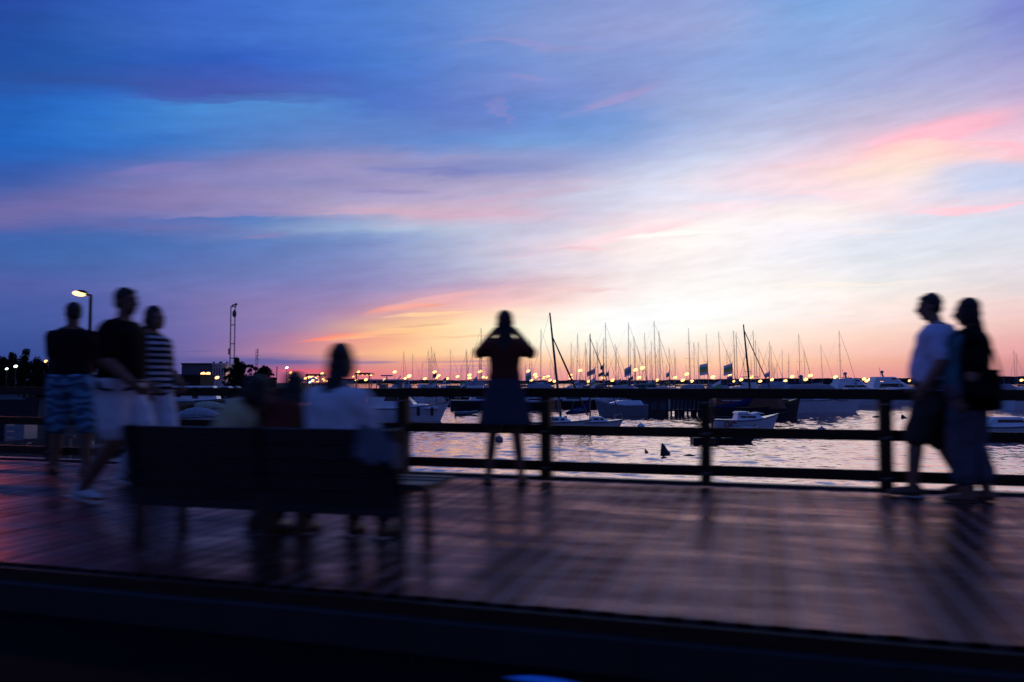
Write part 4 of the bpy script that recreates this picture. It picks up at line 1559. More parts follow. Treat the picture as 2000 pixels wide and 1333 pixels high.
t = boat_thing('hull_shadow_boat', 'dark low boat shape standing in for hull shadow, half hidden by the middle rail', 'boat', 1415, 865, radians(0))
base_hull(t, 3.2, 1.1, .26, m=hull_b, rub=hull_d, D=.12)  # dark boat added in place of shadow and reflection under the moored hulls
part('thwart', MB().box((-.4, 0, .27), (.25, .95, .04)).box((.6, 0, .27), (.25, .8, .04)), hull_d, t)


# --- motor yachts at the right
def yacht(x, y, L, lab, covered=False, fly=True, dark=False, yaw=0.0, radar=True, B=None):
    B = B or L * .30
    F = L * .125
    t = boat_thing('motor_yacht', lab, 'yacht', x, y, yaw)
    base_hull(t, L, B, F, m=gelg if dark else gel, sheer=.28, rake=.12)
    if covered:
        part('canvas_cover', block(-L * .42, L * .30, B * .44, B * .34, F, F + L * .155, L * .16, L * .16), canvas_w, t)
        part('helm_screen', block(-L * .06, L * .12, B * .46, B * .36, F, F + L * .085, .02, L * .06), gel, t)
        windows(t, [(-L * .045, L * .06)], B * .465, F + L * .02, L * .05, tilt=L * .02)
    else:
        part('saloon', block(-L * .30, L * .26, B * .42, B * .36, F, F + L * .11, L * .02, L * .18), gel, t)
        windows(t, [(-L * .22, L * .10)], B * .41, F + L * .035, L * .05, tilt=L * .05)
        part('foredeck', block(L * .05, L * .42, B * .34, B * .16, F * 1.02, F + L * .04, 0, L * .12), gel, t)
    if fly:
        part('flybridge', block(-L * .26, L * .08, B * .34, B * .30, F + L * .112, F + L * .17, L * .01, L * .07), gel, t)
        windows(t, [(-L * .06, L * .02)], B * .325, F + L * .13, L * .025, tilt=L * .015)
    zt = F + L * (.17 if fly or covered else .11)
    mb = MB().bar((-L * .12, 0, zt - .05), (-L * .14, 0, zt + L * .055), L * .016).bar((-L * .14, -B * .15, zt + L * .03), (-L * .14, B * .15, zt + L * .03), .05)
    mb.bar((-L * .15, .1, zt), (-L * .165, .1, zt + L * .12), .035)
    part('radar_mast', mb, gelg, t)
    if radar:
        part('radar_dome', MB().ell((-L * .135, 0, zt + L * .062), (L * .022, L * .022, L * .020)), gelg, t, True)
    part('bow_rail', rail([(L * .15, -B * .42, F), (L * .32, -B * .26, F * 1.1), (L * .46, 0, F * 1.2), (L * .32, B * .26, F * 1.1), (L * .15, B * .42, F)], .5, .02), steel, t)
    return t


yacht(1592, 806, 9.6, 'large white motor yacht under a grey canvas cover above the fence rail', covered=True, fly=False)
yacht(1692, 791, 9.2, 'white motor yacht with an arched dark window right of the canvas covered one', covered=False, fly=False, yaw=radians(-4))
yacht(1672, 785, 11.5, 'white motor yacht with a slim radar arch, second row right of the covered yacht', fly=True, yaw=radians(4))
yacht(1745, 782, 12.5, 'tall white motor yacht with a dark signal mast, nearest the man in the blue t-shirt', fly=True, yaw=radians(-3))
yacht(1775, 786, 9.0, 'low white motor yacht whose bow disappears behind the man in the blue t-shirt', fly=False, yaw=radians(2), radar=False)
t = boat_thing('cabin_boat', 'white cabin boat with a long dark window at the right edge of the photo', 'motorboat', 1962, 855, radians(2))
base_hull(t, 4.6, 1.9, .62, m=gel)
part('cabin', block(-1.4, 1.5, .75, .62, .62, 1.12, .5, .75), gel, t)
windows(t, [(-.85, .75)], .70, .74, .24, tilt=.2)
t = boat_thing('motor_yacht', 'pale motor yacht far off at the right edge, beyond the woman in the cardigan', 'yacht', 2012, 800, radians(20))
base_hull(t, 6.5, 2.2, 1.0)
part('cabin', block(-2, 1.8, .9, .7, 1.0, 1.8, .2, 1.0), gel, t)
windows(t, [(-1.2, .6)], .85, 1.25, .3, tilt=.2)

# --- covered boats moored at the left, seen between the rails
for (x, y, L, cm, lab) in ((388, 832, 4.2, canvas_w, 'white boat under a grey domed canvas, nearest of the boats seen above the bench'),
                           (408, 812, 4.9, canvas_c, 'white boat under a cream domed canvas behind the grey domed one'),
                           (352, 803, 6.5, canvas_w, 'white cabin boat behind the woman in the striped top')):
    t = boat_thing('covered_boat', lab, 'motorboat', x, y, radians(-2))
    base_hull(t, L, L * .34, .62, m=gel, sheer=.2)
    mb = MB()
    rg = []
    for i in range(9):
        q = i / 8
        h = .05 + .58 * sin(pi * (.06 + .88 * q)) ** .8
        xx = -L * .36 + L * .68 * q
        w = L * .15
        rg.append([Vector((xx, w * cos(a), .62 + h * max(0, sin(a)))) for a in [pi * j / 8 for j in range(9)]])
    part('canvas_dome', mb.loft(rg), cm, t, True)
    rb = MB()
    for i in (2, 4, 6):
        rb.tube([p + (p - Vector((p.x, 0, .6))).normalized() * .012 for p in rg[i]], .014, 5)
    part('hoop', rb, gelg, t)
    part('bow_rail', rail([(L * .2, -L * .13, .66), (L * .38, -L * .06, .75), (L * .47, 0, .8), (L * .38, L * .06, .75), (L * .2, L * .13, .66)], .3, .012), steel, t)
t = boat_thing('fishing_boat', 'white fishing boat with brown tarpaulins hanging over its wheelhouse, above the bench', 'fishing boat', 395, 800, radians(3))
base_hull(t, 9.0, 2.8, 1.0)
part('wheelhouse', block(-3.0, 1.8, 1.1, 1.0, 1.0, 2.5, .1, .5), gel, t)
for i, (xx, w, h) in enumerate(((-2.3, .8, 1.0), (-1.3, .5, .8), (-.4, .6, 1.15), (.9, 1.1, .8))):
    part('tarpaulin', MB().box((xx, -1.16, 2.35 - h / 2), (w, .05, h)), mat('brown_tarpaulin', (.14, .06, .05), .85, .2, 5), t)
t = boat_thing('small_boat', 'pale open boat between the seated dark heads and the woman in white', 'boat', 612, 822, radians(4))
base_hull(t, 3.8, 1.5, .6, m=gelg)
part('cuddy', block(-.4, 1.2, .55, .45, .6, .95, .1, .5), gel, t)

# --- buoys and rocks
bu = MB()
for (x, y, r, lab, mm) in ((975, 861, .20, 'pale mooring buoy between the legs of the photographing woman', gelg), (1252, 836, .24, 'white mooring buoy left of the dark low boat shape', gel),
                           (1605, 845, .27, 'grey-white mooring buoy at the middle rail, right of the cabin boat', gelg), (1400, 868, .01, '', None)):
    if mm is None:
        continue
    g = at_water(x, y)
    b_ = thing('mooring_buoy', lab, 'buoy', (g.x, g.y, WZ), 0, 'mooring buoys in the harbour')
    part('float', MB().ell((0, 0, r * .35), (r, r, r * .85), None, 16, 10), mm, b_, True)
    part('ring', MB().tube([(0, 0, r * 1.1), (0, 0, r * 1.4)], r * .14, 6), hull_d, b_)
rock_m = mat('wet_rock', (.02, .018, .02), .5, .4, 3, .8, 8)


def rock(label, x, y, w, h, seed, lean=0.0):
    g = at_water(x, y)
    random.seed(seed)
    mb = MB().ell((0, 0, 0), (w / 2, w * .3, h), None, 10, 8)
    mb.v = [(a * (1 + random.uniform(-.12, .12)) * (1 - max(0, c) / h * .6) + lean * max(0, c), b_ * (1 + random.uniform(-.15, .15)) * (1 - max(0, c) / h * .5), c * (1 + random.uniform(-.08, .08))) for a, b_, c in mb.v]
    o = part('rock', mb, rock_m)
    o.location = (g.x, g.y, WZ)
    o.rotation_euler = (0, 0, TH)
    tag(o, label, 'rock', 'dark rocks breaking the water')


rock('pointed black rock standing out of the water left of the third post', 1300, 886, .44, .42, 1, -.35)
rock('tiny dark rock tip to the left of the pointed black rock', 1263, 884, .16, .16, 2, -.4)
rock('flat low dark rock to the right of the pointed black rock', 1346, 890, .5, .06, 3)
rock('small dark fin shaped rock just right of the rightmost clear post', 1766, 817, .5, .30, 4, -.6)
rock('flat dark rock touching the rightmost clear post', 1712, 815, .8, .12, 5)

# ------------------------------------------------------------------ marina beyond
random.seed(21)
PX = [795, 1078, 1390, 1723]


def where(x):
    for lim, w in ((345, 'left of the bench'), (510, 'around the tall radio mast'), (650, 'left of the white-topped woman'), (795, 'right of the white-topped woman'),
                   (975, 'between bench and photographing woman'), (1078, 'between photographing woman and next post'), (1160, 'just right of the second post'), (1234, 'left of the middle bay centre'),
                   (1310, 'right of the middle bay centre'), (1390, 'just left of the third post'), (1470, 'just right of the third post'), (1560, 'in the left half of the right bay'),
                   (1790, 'left of the man in blue')):
        if x < lim:
            return w, lim
    return 'right of the cardigan woman', 2000


def labelled(items, fmt):
    """items: x positions -> label with an ordinal inside its stretch of the fence"""
    out = {}
    groups = {}
    for i, x in enumerate(items):
        groups.setdefault(where(x)[0], []).append((x, i))
    for w, l in groups.items():
        l.sort()
        for k, (x, i) in enumerate(l):
            out[i] = fmt.format(o=ORD[k], w=w)
    return out


# masts: (x of top, y of top, x of foot)
MASTS = [(787, 686, 787), (802, 691, 803), (829, 708, 824), (838, 677, 836), (843, 690, 844), (876, 683, 877), (901, 712, 901), (909, 681, 910), (916, 686, 918),
         (946, 641, 948), (934, 688, 936), (951, 700, 958), (1033, 664, 1033), (1050, 643, 1049), (1022, 700, 1024), (1110, 668, 1110), (1118, 694, 1116),
         (1127, 651, 1124), (1142, 667, 1143), (1161, 666, 1163), (1158, 682, 1158), (1176, 630, 1178), (1173, 668, 1174), (1184, 660, 1186), (1197, 672, 1199),
         (1209, 679, 1206), (1221, 630, 1219), (1226, 666, 1226), (1233, 658, 1233), (1240, 675, 1240), (1245, 688, 1245), (1259, 650, 1263), (1267, 665, 1268),
         (1271, 628, 1274), (1286, 646, 1290), (1291, 681, 1292), (1305, 679, 1307), (1300, 712, 1300), (1321, 683, 1323), (1345, 641, 1347), (1353, 669, 1353),
         (1359, 669, 1358), (1380, 651, 1384), (1398, 648, 1402), (1428, 646, 1430), (1432, 650, 1434), (1439, 676, 1440), (1470, 664, 1473), (1478, 645, 1482),
         (1501, 676, 1503), (1508, 667, 1508), (1532, 683, 1532), (1556, 652, 1557), (1599, 674, 1602), (1634, 646, 1635), (1976, 684, 1977), (1989, 690, 1990), (1514, 716, 1514)]
_r = random.Random(4)
for _i in range(34):
    _x = _r.uniform(800, 1570)
    MASTS.append((_x, _r.uniform(676, 716), _x + _r.uniform(-2, 4)))
MH = 12.0
DC = ['blue', 'white', 'dark', 'grey']


mast_f = mat('aluminium_spar', (.42, .34, .30), .5, .1, 3)


def marina_boat():
    t = thing('marina_sailboat', 'x', 'sailboat', (0, 0, WZ), 0, 'moored sailboats of the marina')
    L, B, F = 8.2, 2.7, 1.0
    mb, e = hull_mb(L, B, F, n=8)
    part('hull', mb, gel, t)
    part('cabin', block(-1.0, 2.2, .9, .7, F, F + .5, .2, 1.0), gel, t)
    part('mast', MB().tube([(.6, 0, F), (.6, 0, MH * .6), (.6, 0, MH)], [.05, .047, .034], 6), mast_f, t)
    part('spreader', MB().bar((.6, -.8, MH * .55), (.6, .8, MH * .55), .028).bar((.6, -.55, MH * .78), (.6, .55, MH * .78), .025), mast_f, t)
    part('furled_jib', MB().tube([(.75, 0, MH * .95), (2.2, 0, MH * .6), (3.9, 0, F + .2)], [.015, .028, .035], 5), mast_f, t)
    part('backstay', MB().bar((.6, 0, MH), (-3.9, 0, F), .010).bar((.55, 0, MH * .97), (.4, -1.25, F), .009).bar((.55, 0, MH * .97), (.4, 1.25, F), .009), mast_f, t)
    part('sail_cover', MB().tube([(.5, 0, F + 1.45), (-1.2, 0, F + 1.35), (-3.0, 0, F + 1.25)], [.22, .18, .10], 8), canvas_b, t)
    return t


mb0 = marina_boat()
mlab = labelled([m[0] for m in MASTS], 'sailboat with the {o} bare mast {w}')
first = True
for i, (tx, ty, fx) in enumerate(MASTS):
    d = random.uniform(120, 175) if ty < 670 else random.uniform(160, 240)
    H = zat(ty, d) - WZ
    k = H / MH
    g = away(fx, d, WZ)
    yaw = TH + random.choice([0, 0, pi, .3, -.4, pi + .3, 1.3, -1.2]) + random.uniform(-.15, .15)
    if first:
        o = mb0
        o.location = g
        o.rotation_euler = (0, 0, yaw)
        o.scale = (k, k, k)
        first = False
    else:
        o = dup(mb0, g, yaw, None, k)
    lean = math.atan((fx - tx) / (745.0 + 1590 * 3 / d - ty))
    # heel of the boat seen from the boardwalk, turned into the boat's own roll and trim
    o.rotation_euler = (Matrix.Rotation(-lean, 4, Vector((-sin(TH), cos(TH), 0))) @ Matrix.Rotation(yaw, 4, 'Z')).to_euler()
    o['label'] = mlab[i]
    for ch in o.children:
        if ch.name.startswith('sail_cover') and i % 4:
            ch.data = ch.data.copy()
            ch.data.materials[0] = [canvas_b, canvas_w, canvas_d, canvas_g][i % 4]

# motor boats between the sailboats: pale cabins, awnings and covers just over the top rail
kinds = []


def day_cruiser(kind):
    t = thing('moored_cruiser', 'x', 'motorboat', (0, 0, WZ), 0, 'cruisers crowded together in the marina')
    L, B, F = 7.5, 2.6, 1.0
    mb, e = hull_mb(L, B, F, n=8)
    part('hull', mb, gel if kind != 2 else hull_d, t)
    part('cabin', block(-1.6, 2.3, 1.0, .85, F, F + .95, .1, 1.2), gel, t)
    windows(t, [(-1.0, .9)], .97, F + .35, .35, tilt=.2)
    if kind == 0:
        part('awning', block(-3.0, .6, 1.1, .95, F + 1.6, F + 1.78, .2, .3), canvas_d, t)
        part('awning_frame', MB().bar((-2.8, -1, F), (-2.8, -1, F + 1.62), .05).bar((.2, -1, F + .5), (0, -1, F + 1.62), .05).bar((-2.8, 1, F), (-2.8, 1, F + 1.62), .05), steel, t)
    elif kind == 1:
        part('canvas_cover', block(-3.2, 1.2, 1.1, .35, F + .3, F + 1.75, .6, 1.3), canvas_w, t)
    elif kind == 2:
        part('flybridge', block(-1.4, .8, .85, .8, F + .96, F + 1.5, 0, .3), gel, t)
        part('canopy', MB().box((-.6, 0, F + 2.25), (2.2, 1.7, .08)), canvas_b, t)
        part('canopy_frame', MB().bar((-1.5, -.7, F + 1.5), (-1.6, -.8, F + 2.22), .05).bar((.3, -.7, F + 1.5), (.3, -.8, F + 2.22), .05), steel, t)
    else:
        part('canvas_cover', block(-3.0, 2.6, 1.1, .5, F + .2, F + 1.4, .8, 1.6), canvas_g, t)
    part('antenna', MB().bar((-.5, .4, F + .9), (-.7, .4, F + 3.0), .03), white_p, t)
    return t


protos = [day_cruiser(k) for k in range(4)]
used = [False] * 4
CR = [(745, 95, 3), (772, 150, 1), (806, 120, 0), (826, 145, 2), (852, 108, 1), (874, 150, 0), (896, 118, 3), (922, 100, 2), (942, 140, 1), (1012, 125, 0), (1034, 100, 1), (1052, 140, 2), (1070, 112, 3),
      (1098, 130, 0), (1116, 104, 2), (1136, 140, 1), (1150, 118, 3), (1172, 108, 0), (1196, 92, 1), (1216, 125, 2), (1236, 88, 1), (1258, 112, 0), (1278, 135, 3), (1296, 105, 2), (1316, 125, 0), (1334, 98, 1),
      (1352, 128, 2), (1372, 108, 0), (1396, 95, 3), (1416, 118, 1), (1436, 104, 0), (1456, 125, 2), (1486, 102, 1), (1502, 120, 3), (1530, 140, 1), (1560, 150, 0), (1640, 150, 2), (1665, 160, 0), (1972, 105, 1), (1990, 118, 2)]
desc = ['cruiser with a dark awning', 'cruiser under a pale pointed canvas', 'dark hulled flybridge cruiser', 'cruiser under a green canvas']
clab = {}
for k in range(4):
    ids = [i for i, c in enumerate(CR) if c[2] == k]
    lb = labelled([CR[i][0] for i in ids], '{o} ' + desc[k] + ', {w}')
    for j, i in enumerate(ids):
        clab[i] = lb[j]
for i, (x, d, k) in enumerate(CR):
    g = away(x, d, WZ)
    yaw = TH + random.choice([0, pi, .2, pi - .3, 1.2, -1.3]) + random.uniform(-.2, .2)
    s_ = random.uniform(.85, 1.0) * (1.15 if d > 120 else 1)
    if not used[k]:
        o = protos[k]
        o.location = g
        o.rotation_euler = (0, 0, yaw)
        o.scale = (s_,) * 3
        used[k] = True
    else:
        o = dup(protos[k], g, yaw, None, s_)
    o['label'] = clab[i]

# pontoons
pont = mat('pontoon_planks', (.10, .09, .085), .7, .2, 2)
for j, (xa, xb, d) in enumerate(((760, 1470, 116), (700, 1530, 158), (690, 1700, 205))):
    a, b = away(xa, d, WZ + .35), away(xb, d * 1.04, WZ + .35)
    t = thing('pontoon', ['nearest long low pontoon behind the first row of marina boats', 'middle long low pontoon among the marina boats', 'farthest long low pontoon under the pier lamps'][j], 'pontoon', a)
    part('deck', MB().bar((0, 0, 0), b - a, 2.4, .3), pont, t)
    for q in range(9):
        pp = (b - a) * (q / 8)
        part('pile', MB().tube([pp + Vector((0, 1.3, -1)), pp + Vector((0, 1.3, 1.3))], .16, 6), hull_d, t)

# ---- lamps on the piers
lamp_pole_m = mat('lamp_pole_paint', (.03, .03, .035), .6, .1)


def glow(name, c, s_):
    m = bpy.data.materials.new(name)
    m.use_nodes = True
    T = m.node_tree
    b = T.nodes['Principled BSDF']
    b.inputs['Base Color'].default_value = (.8, .8, .8, 1)
    b.inputs['Emission Color'].default_value = (*c, 1)
    b.inputs['Emission Strength'].default_value = s_
    return m


g_or = glow('sodium_glow', (1, .46, .11), 5)
g_wh = glow('white_glow', (.75, 1, .85), 5)
g_bl = glow('bluish_glow', (.45, .8, 1), 3)
g_gr = glow('green_glow', (.1, 1, .45), 2)
LAMPS = [(700, 727, 3), (690, 736, 2), (696, 743, 2), (725, 732, 3), (715, 742, 3), (771, 727, 3.4), (750, 742, 2.6), (791, 740, 3), (799, 735, 4), (830, 740, 3), (849, 727, 3.6), (853, 738, 3), (857, 734, 3.2),
         (873, 740, 3.2), (894, 736, 3), (917, 733, 3.4), (917, 739, 3.4), (938, 726, 3.8), (944, 737, 2.6), (951, 738, 2.4), (1032, 725, 3.2), (1045, 732, 3.6), (1047, 737, 3), (1038, 743, 3), (1062, 738, 3),
         (1070, 736, 3.2), (1074, 743, 3), (1083, 745, 3), (1133, 724, 3.8), (1114, 733, 3.4), (1115, 739, 3.2), (1150, 745, 3.2), (1179, 738, 3.8), (1196, 743, 3.6), (1241, 723, 4), (1255, 719, 4.4), (1248, 738, 4),
         (1283, 743, 3.4), (1318, 738, 3.6), (1333, 743, 3.4), (1341, 731, 3.8), (1350, 745, 3.8), (1375, 725, 4.4), (1392, 737, 4), (1425, 731, 4), (1433, 745, 2.6), (1447, 742, 3.6), (1467, 737, 3.8), (1484, 745, 3.4),
         (1507, 742, 3.4), (1533, 744.6, 3.6), (1547, 736, 3.8), (1573, 741.5, 3.8), (1582, 734, 3.9), (1631, 737, 3.8), (1639, 742, 3.8), (1642, 745, 3.6), (1687, 740.6, 3.4), (1692, 744.4, 3.4), (1699, 741.5, 3.9),
         (1722, 744.6, 3.6), (1776, 744, 3), (1994, 743, 3),
         (396.6, 730.7, 4.4), (406.5, 730.7, 4.4), (424.5, 738, 3.8), (438, 746, 3.6), (450.7, 732, 5), (477, 740, 2.4), (568.6, 728.4, 3), (573.5, 735, 3), (568, 742, 2.2), (575, 742.5, 2.4), (587, 743, 3.4),
         (596.5, 739.4, 3.2), (602, 737.3, 3.2), (608.6, 735.6, 3.4), (603, 743.4, 3), (611, 743.9, 3), (616, 740, 3.4), (621.7, 744.4, 3), (629.5, 730, 3), (631.6, 740.6, 2.2), (634, 743.7, 2.6), (639.7, 745, 2.2), (318, 744, 2.4),
         (90, 706, 3.4), (83, 745, 2.8), (57, 744, 1.8)]
lp = thing('pier_lamp', 'x', 'lamp', (0, 0, 0), 0, 'glowing lamps on the piers and the quay')
pole_me = MB().tube([(0, 0, 0), (0, 0, -1)], .06, 6).mesh('pole')
po = link('pole', pole_me, lamp_pole_m, lp)
gl = part('globe', MB().ell((0, 0, 0), (1.25, 1, .80), Matrix.Rotation(-.4, 3, 'Y'), 12, 8), g_or, lp, True)
llab = labelled([l[0] for l in LAMPS], '{o} glowing orange lamp from left, {w}')
for i, (x, y, r) in enumerate(LAMPS):
    if x < 660:
        d = random.uniform(150, 260)
        base = -1.0
    else:
        d = random.uniform(210, 330)
        base = WZ + .4
    z = zat(y, d)
    if z < base + 1.6:
        d = (base + 1.7 - EYE) * FPX / (745.0 - y) if y < 744.5 else d
        z = zat(y, d)
    p_ = away(x, d, z)
    if i == 0:
        o = lp
        o.location = p_
    else:
        o = dup(lp, p_, 0)
    o.rotation_euler = (0, 0, TH)
    o['label'] = llab[i]
    for ch in o.children:
        if ch.name.startswith('globe'):
            ch.scale = (r * d / FPX * .88,) * 3
        else:
            ch.scale = (1, 1, max(.3, z - base))
for (x, y, r, m_, lab) in ((472, 741.5, 3, g_wh, 'white lamp just left of a small orange one, below the dark trees'), (560.5, 718.5, 2.4, g_wh, 'lone greenish white lamp high above the dark heads on the bench'),
                           (605.5, 747, 2.6, g_bl, 'small bluish lamp under the cluster of orange lamps'), (585, 748, 1.8, g_gr, 'tiny green lamp left of the cluster of orange lamps'),
                           (31, 716, 3.2, g_wh, 'greenish white slanting lamp in front of the dark trees at the far left'), (13.5, 721, 2.6, g_wh, 'pale greenish lamp nearest the left edge of the photo')):
    d = 200 if x > 100 else 75
    z = zat(y, d)
    o = dup(lp, away(x, d, z), TH, lab)
    for ch in o.children:
        if ch.name.startswith('globe'):
            ch.data = ch.data.copy()
            ch.data.materials[0] = m_
            ch.scale = (r * d / FPX * .9,) * 3
        else:
            ch.scale = (1, 1, z + 1.0)

# ---- flags over the pontoons
def cloth(name, c):
    m = mat(name, c, .9, .1)
    T = m.node_tree
    p_ = T.nodes['Principled BSDF']
    tr = T.nodes.new('ShaderNodeBsdfTranslucent')
    tr.inputs[0].default_value = (*c, 1)
    mx = T.nodes.new('ShaderNodeMixShader')
    mx.inputs[0].default_value = .6
    T.links.new(p_.outputs[0], mx.inputs[1])
    T.links.new(tr.outputs[0], mx.inputs[2])
    T.links.new(mx.outputs[0], T.nodes['Material Output'].inputs[0])
    return m


fl_l = cloth('flag_lilac', (.62, .58, .80))
fl_g = cloth('flag_green', (.10, .36, .22))
fl_y = cloth('flag_olive', (.42, .38, .12))
fl_b = cloth('flag_dusk_blue', (.14, .20, .42))
fl_r = cloth('flag_red', (.6, .12, .08))
fl_d = cloth('flag_dark', (.07, .10, .16))
# x of pole, y of top, width px, height px, droop, bands, label
FLAGS = [(1232, 715, 12, 18, 6, 'lgbl', 'lilac, green and blue flag on a pole in the middle bay'),
         (1382, 710, 15, 22, 3, 'lgyl', 'large lilac topped green banner left of the third post, behind a lamp'),
         (1430, 710, 16, 21, 5, 'lgyl', 'large lilac topped green banner right of the third post'),
         (1162, 720, 15, 11, 7, 'lrl', 'pale flag with a red emblem left of the leaning forestays'),
         (1163, 736, 10, 20, 8, 'lgl', 'lilac and green drooping flag below the flag with the red emblem'),
         (1178, 714, 5, 8, 1, 'gd', 'small dark green flag at the foot of a diagonal forestay'),
         (1177, 727, 8, 7, 4, 'dd', 'small dark flag beside the diagonal forestay'), (1189, 727, 6, 8, 2, 'gb', 'small green-blue flag right of the diagonal forestay'),
         (1212, 741, 8, 6, 3, 'bb', 'small dusk blue flag left of the lilac, green and blue flag'), (1236, 735, 8, 7, 4, 'bd', 'small dark blue pennant under the lilac, green and blue flag'),
         (1307, 727, 6, 9, 3, 'lg', 'small lilac and green flag in the right half of the middle bay'), (1308, 741, 8, 10, 3, 'dyd', 'dark flag with an olive band in the right half of the middle bay'),
         (1037, 726, 10, 16, 5, 'lgb', 'lilac flag just right of the elbow of the photographing woman'), (1274, 742, 8, 8, 4, 'lg', 'lilac green pennant above the boats left of the fifth lamp'),
         (1408, 743, 16, 18, 8, 'lgg', 'large drooping lilac and green flag low over the boats by the third post'), (1430, 735, 10, 9, 2, 'bd', 'dusky folded flag below the large banner right of the post'),
         (1502, 727, 8, 9, 3, 'lb', 'lilac flag left of the canvas covered yacht'), (1132, 742, 9, 9, 4, 'lb', 'pale blue pennant beside the first leaning mast'),
         (908, 745, 9, 9, 5, 'gl', 'green slanting flag over the boats left of the photographing woman'), (932, 735, 8, 10, 7, 'lb', 'lilac slanting flag close to the left elbow of the photographing woman'),
         (926, 748, 10, 8, 5, 'bg', 'dark blue slanting flag under the lilac slanting one'), (872, 738, 6, 9, 3, 'dl', 'dark slanting flag midway between bench and photographing woman'), (852, 730, 6, 8, 2, 'db', 'small dark pennant under a lamp right of the bench'),
         (853, 745, 8, 8, 4, 'gl', 'pale green flag low over the boats right of the bench')]
fm = dict(l=fl_l, g=fl_g, y=fl_y, b=fl_b, r=fl_r, d=fl_d)
for (x, y, w, h, dr, bands, lab) in FLAGS:
    d = 92 + (x * 7 % 13)
    z = zat(y, d)
    k = d / FPX
    t = thing('flag', lab, 'flag', away(x, d, 0), TH, 'flags flying over the marina')
    part('pole', MB().tube([(0, 0, WZ + .3), (0, 0, z + .15)], .035, 6), mast_s, t)
    n = len(bands)
    for bi, c in enumerate(bands):
        mb = MB()
        m_ = 7
        for j in range(m_ + 1):
            q = j / m_
            yy = .12 * sin(q * 7 + bi * .1) * q
            for e_ in (0, 1):
                f = (bi + e_) / n
                sag = dr * k * q * (1.0 - .25 * f)
                mb.v.append((-.03 - w * k * q, yy, z - h * k * f - sag))
        mb.f = [(2 * j, 2 * j + 1, 2 * j + 3, 2 * j + 2) for j in range(m_)]
        part('cloth_band', mb, fm[c], t, True)
# ---- piled pier
conc = mat('wet_concrete', (.10, .12, .14), .7, .25, 1.2, .3, 6)
g = at_water(1308, 812)
t = thing('pier', 'dark piled pier with grey panels between its piles behind the third fence post', 'pier', (g.x, g.y + .4, WZ), TH)
part('slab', MB().box((.3, 1.2, 1.52), (8.2, 3.0, .22)), hull_d, t)
for i in range(4):
    part('panel', MB().box((-2.95 + .78 * i, .12, .92), (.62, .10, .98)), conc, t)
for i in range(5):
    part('pile', MB().box((-3.35 + .78 * i, 0, .65), (.15, .16, 1.55)), hull_d, t)
for i in range(9):
    part('panel', MB().box((.28 + .36 * i, .12, .98), (.17, .10, .84)), conc, t)
    part('pile', MB().box((.10 + .36 * i, 0, .65), (.15, .16, 1.55)), hull_d, t)
part('beam', MB().box((.35, 0, .44), (7.9, .2, .16)), hull_d, t)
for q_, w_ in ((-2.9, 1.6), (-1.1, 1.9), (.62, .22), (1.0, .25), (2.1, .3), (2.9, .9)):
    part('fender_board', MB().box((q_, .06, .2), (w_, .1, .55)), hull_d, t)
for i in range(4):
    part('bollard', MB().tube([(-3 + 2.1 * i, .2, 1.6), (-3 + 2.1 * i, .2, 1.95)], .12, 8), hull_d, t)

# ------------------------------------------------------------------ far shores
shore_m = mat('far_shore_scrub', (.010, .011, .014), .95, .4, .05, spec=.05)


def ridge(name, xa, xb, d, hfun, depth=60):
    mb = MB()
    n = 160
    for i in range(n + 1):
        x = xa + (xb - xa) * i / n
        h = hfun(x) + .8 * noise.noise(Vector((x * .09, 1.3, 0))) + .5 * noise.noise(Vector((x * .35, 4.3, 0)))
        a = away(x, d, WZ - .5)
        b = away(x, d + depth, WZ - .5)
        c = away(x, d + depth * .3, WZ + max(.6, h))
        c2 = away(x, d + depth * .6, WZ + max(.6, h * .9))
        mb.v += [tuple(a), tuple(c), tuple(c2), tuple(b)]
    for i in range(n):
        for q in range(3):
            k = i * 4 + q
            mb.f.append((k, k + 4, k + 5, k + 1))
    return struct(part(name, mb, shore_m))


ridge('far_headland', 1285, 2250, 900, lambda x: 3 + np.interp(x, [1285, 1400, 1520, 1800, 1950, 2250], [1.2, 2.2, 3.2, 3.4, 5.5, 6]))
ridge('far_breakwater', 640, 1300, 1100, lambda x: 3 + np.interp(x, [640, 740, 1000, 1300], [4.5, 1.9, 1.0, 1.4]))

# ---- quay and town at the left
quay_m = mat('quay_paving', (.012, .009, .009), .8, .3, .6, .3, 8, spec=.05)
mb = MB()
p0 = [away(215, 13.5, 0), away(338, 40, 0), away(330, 62, 0), away(480, 100, 0), away(652, 330, 0), away(640, 900, 0), away(-1200, 900, 0), away(-2200, 60, 0), away(-900, 10.6, 0)]
p0[-1] = Vector((-60, 8.6, 0))
p0[0] = Vector((-8.6, 8.6, 0))
top_ = [(p.x, p.y, -1.0) for p in p0]
bot_ = [(p.x, p.y, -3.0) for p in p0]
n = len(p0)
mb.add(top_ + bot_, [tuple(range(n))] + [(i, (i + 1) % n, n + (i + 1) % n, n + i) for i in range(n)])
struct(part('quay', mb, quay_m))

leaf_m = mat('dusk_foliage', (.010, .018, .012), .8, .5, .8, spec=.1)
bark_m = mat('bark', (.03, .022, .018), .9, .3, 4)


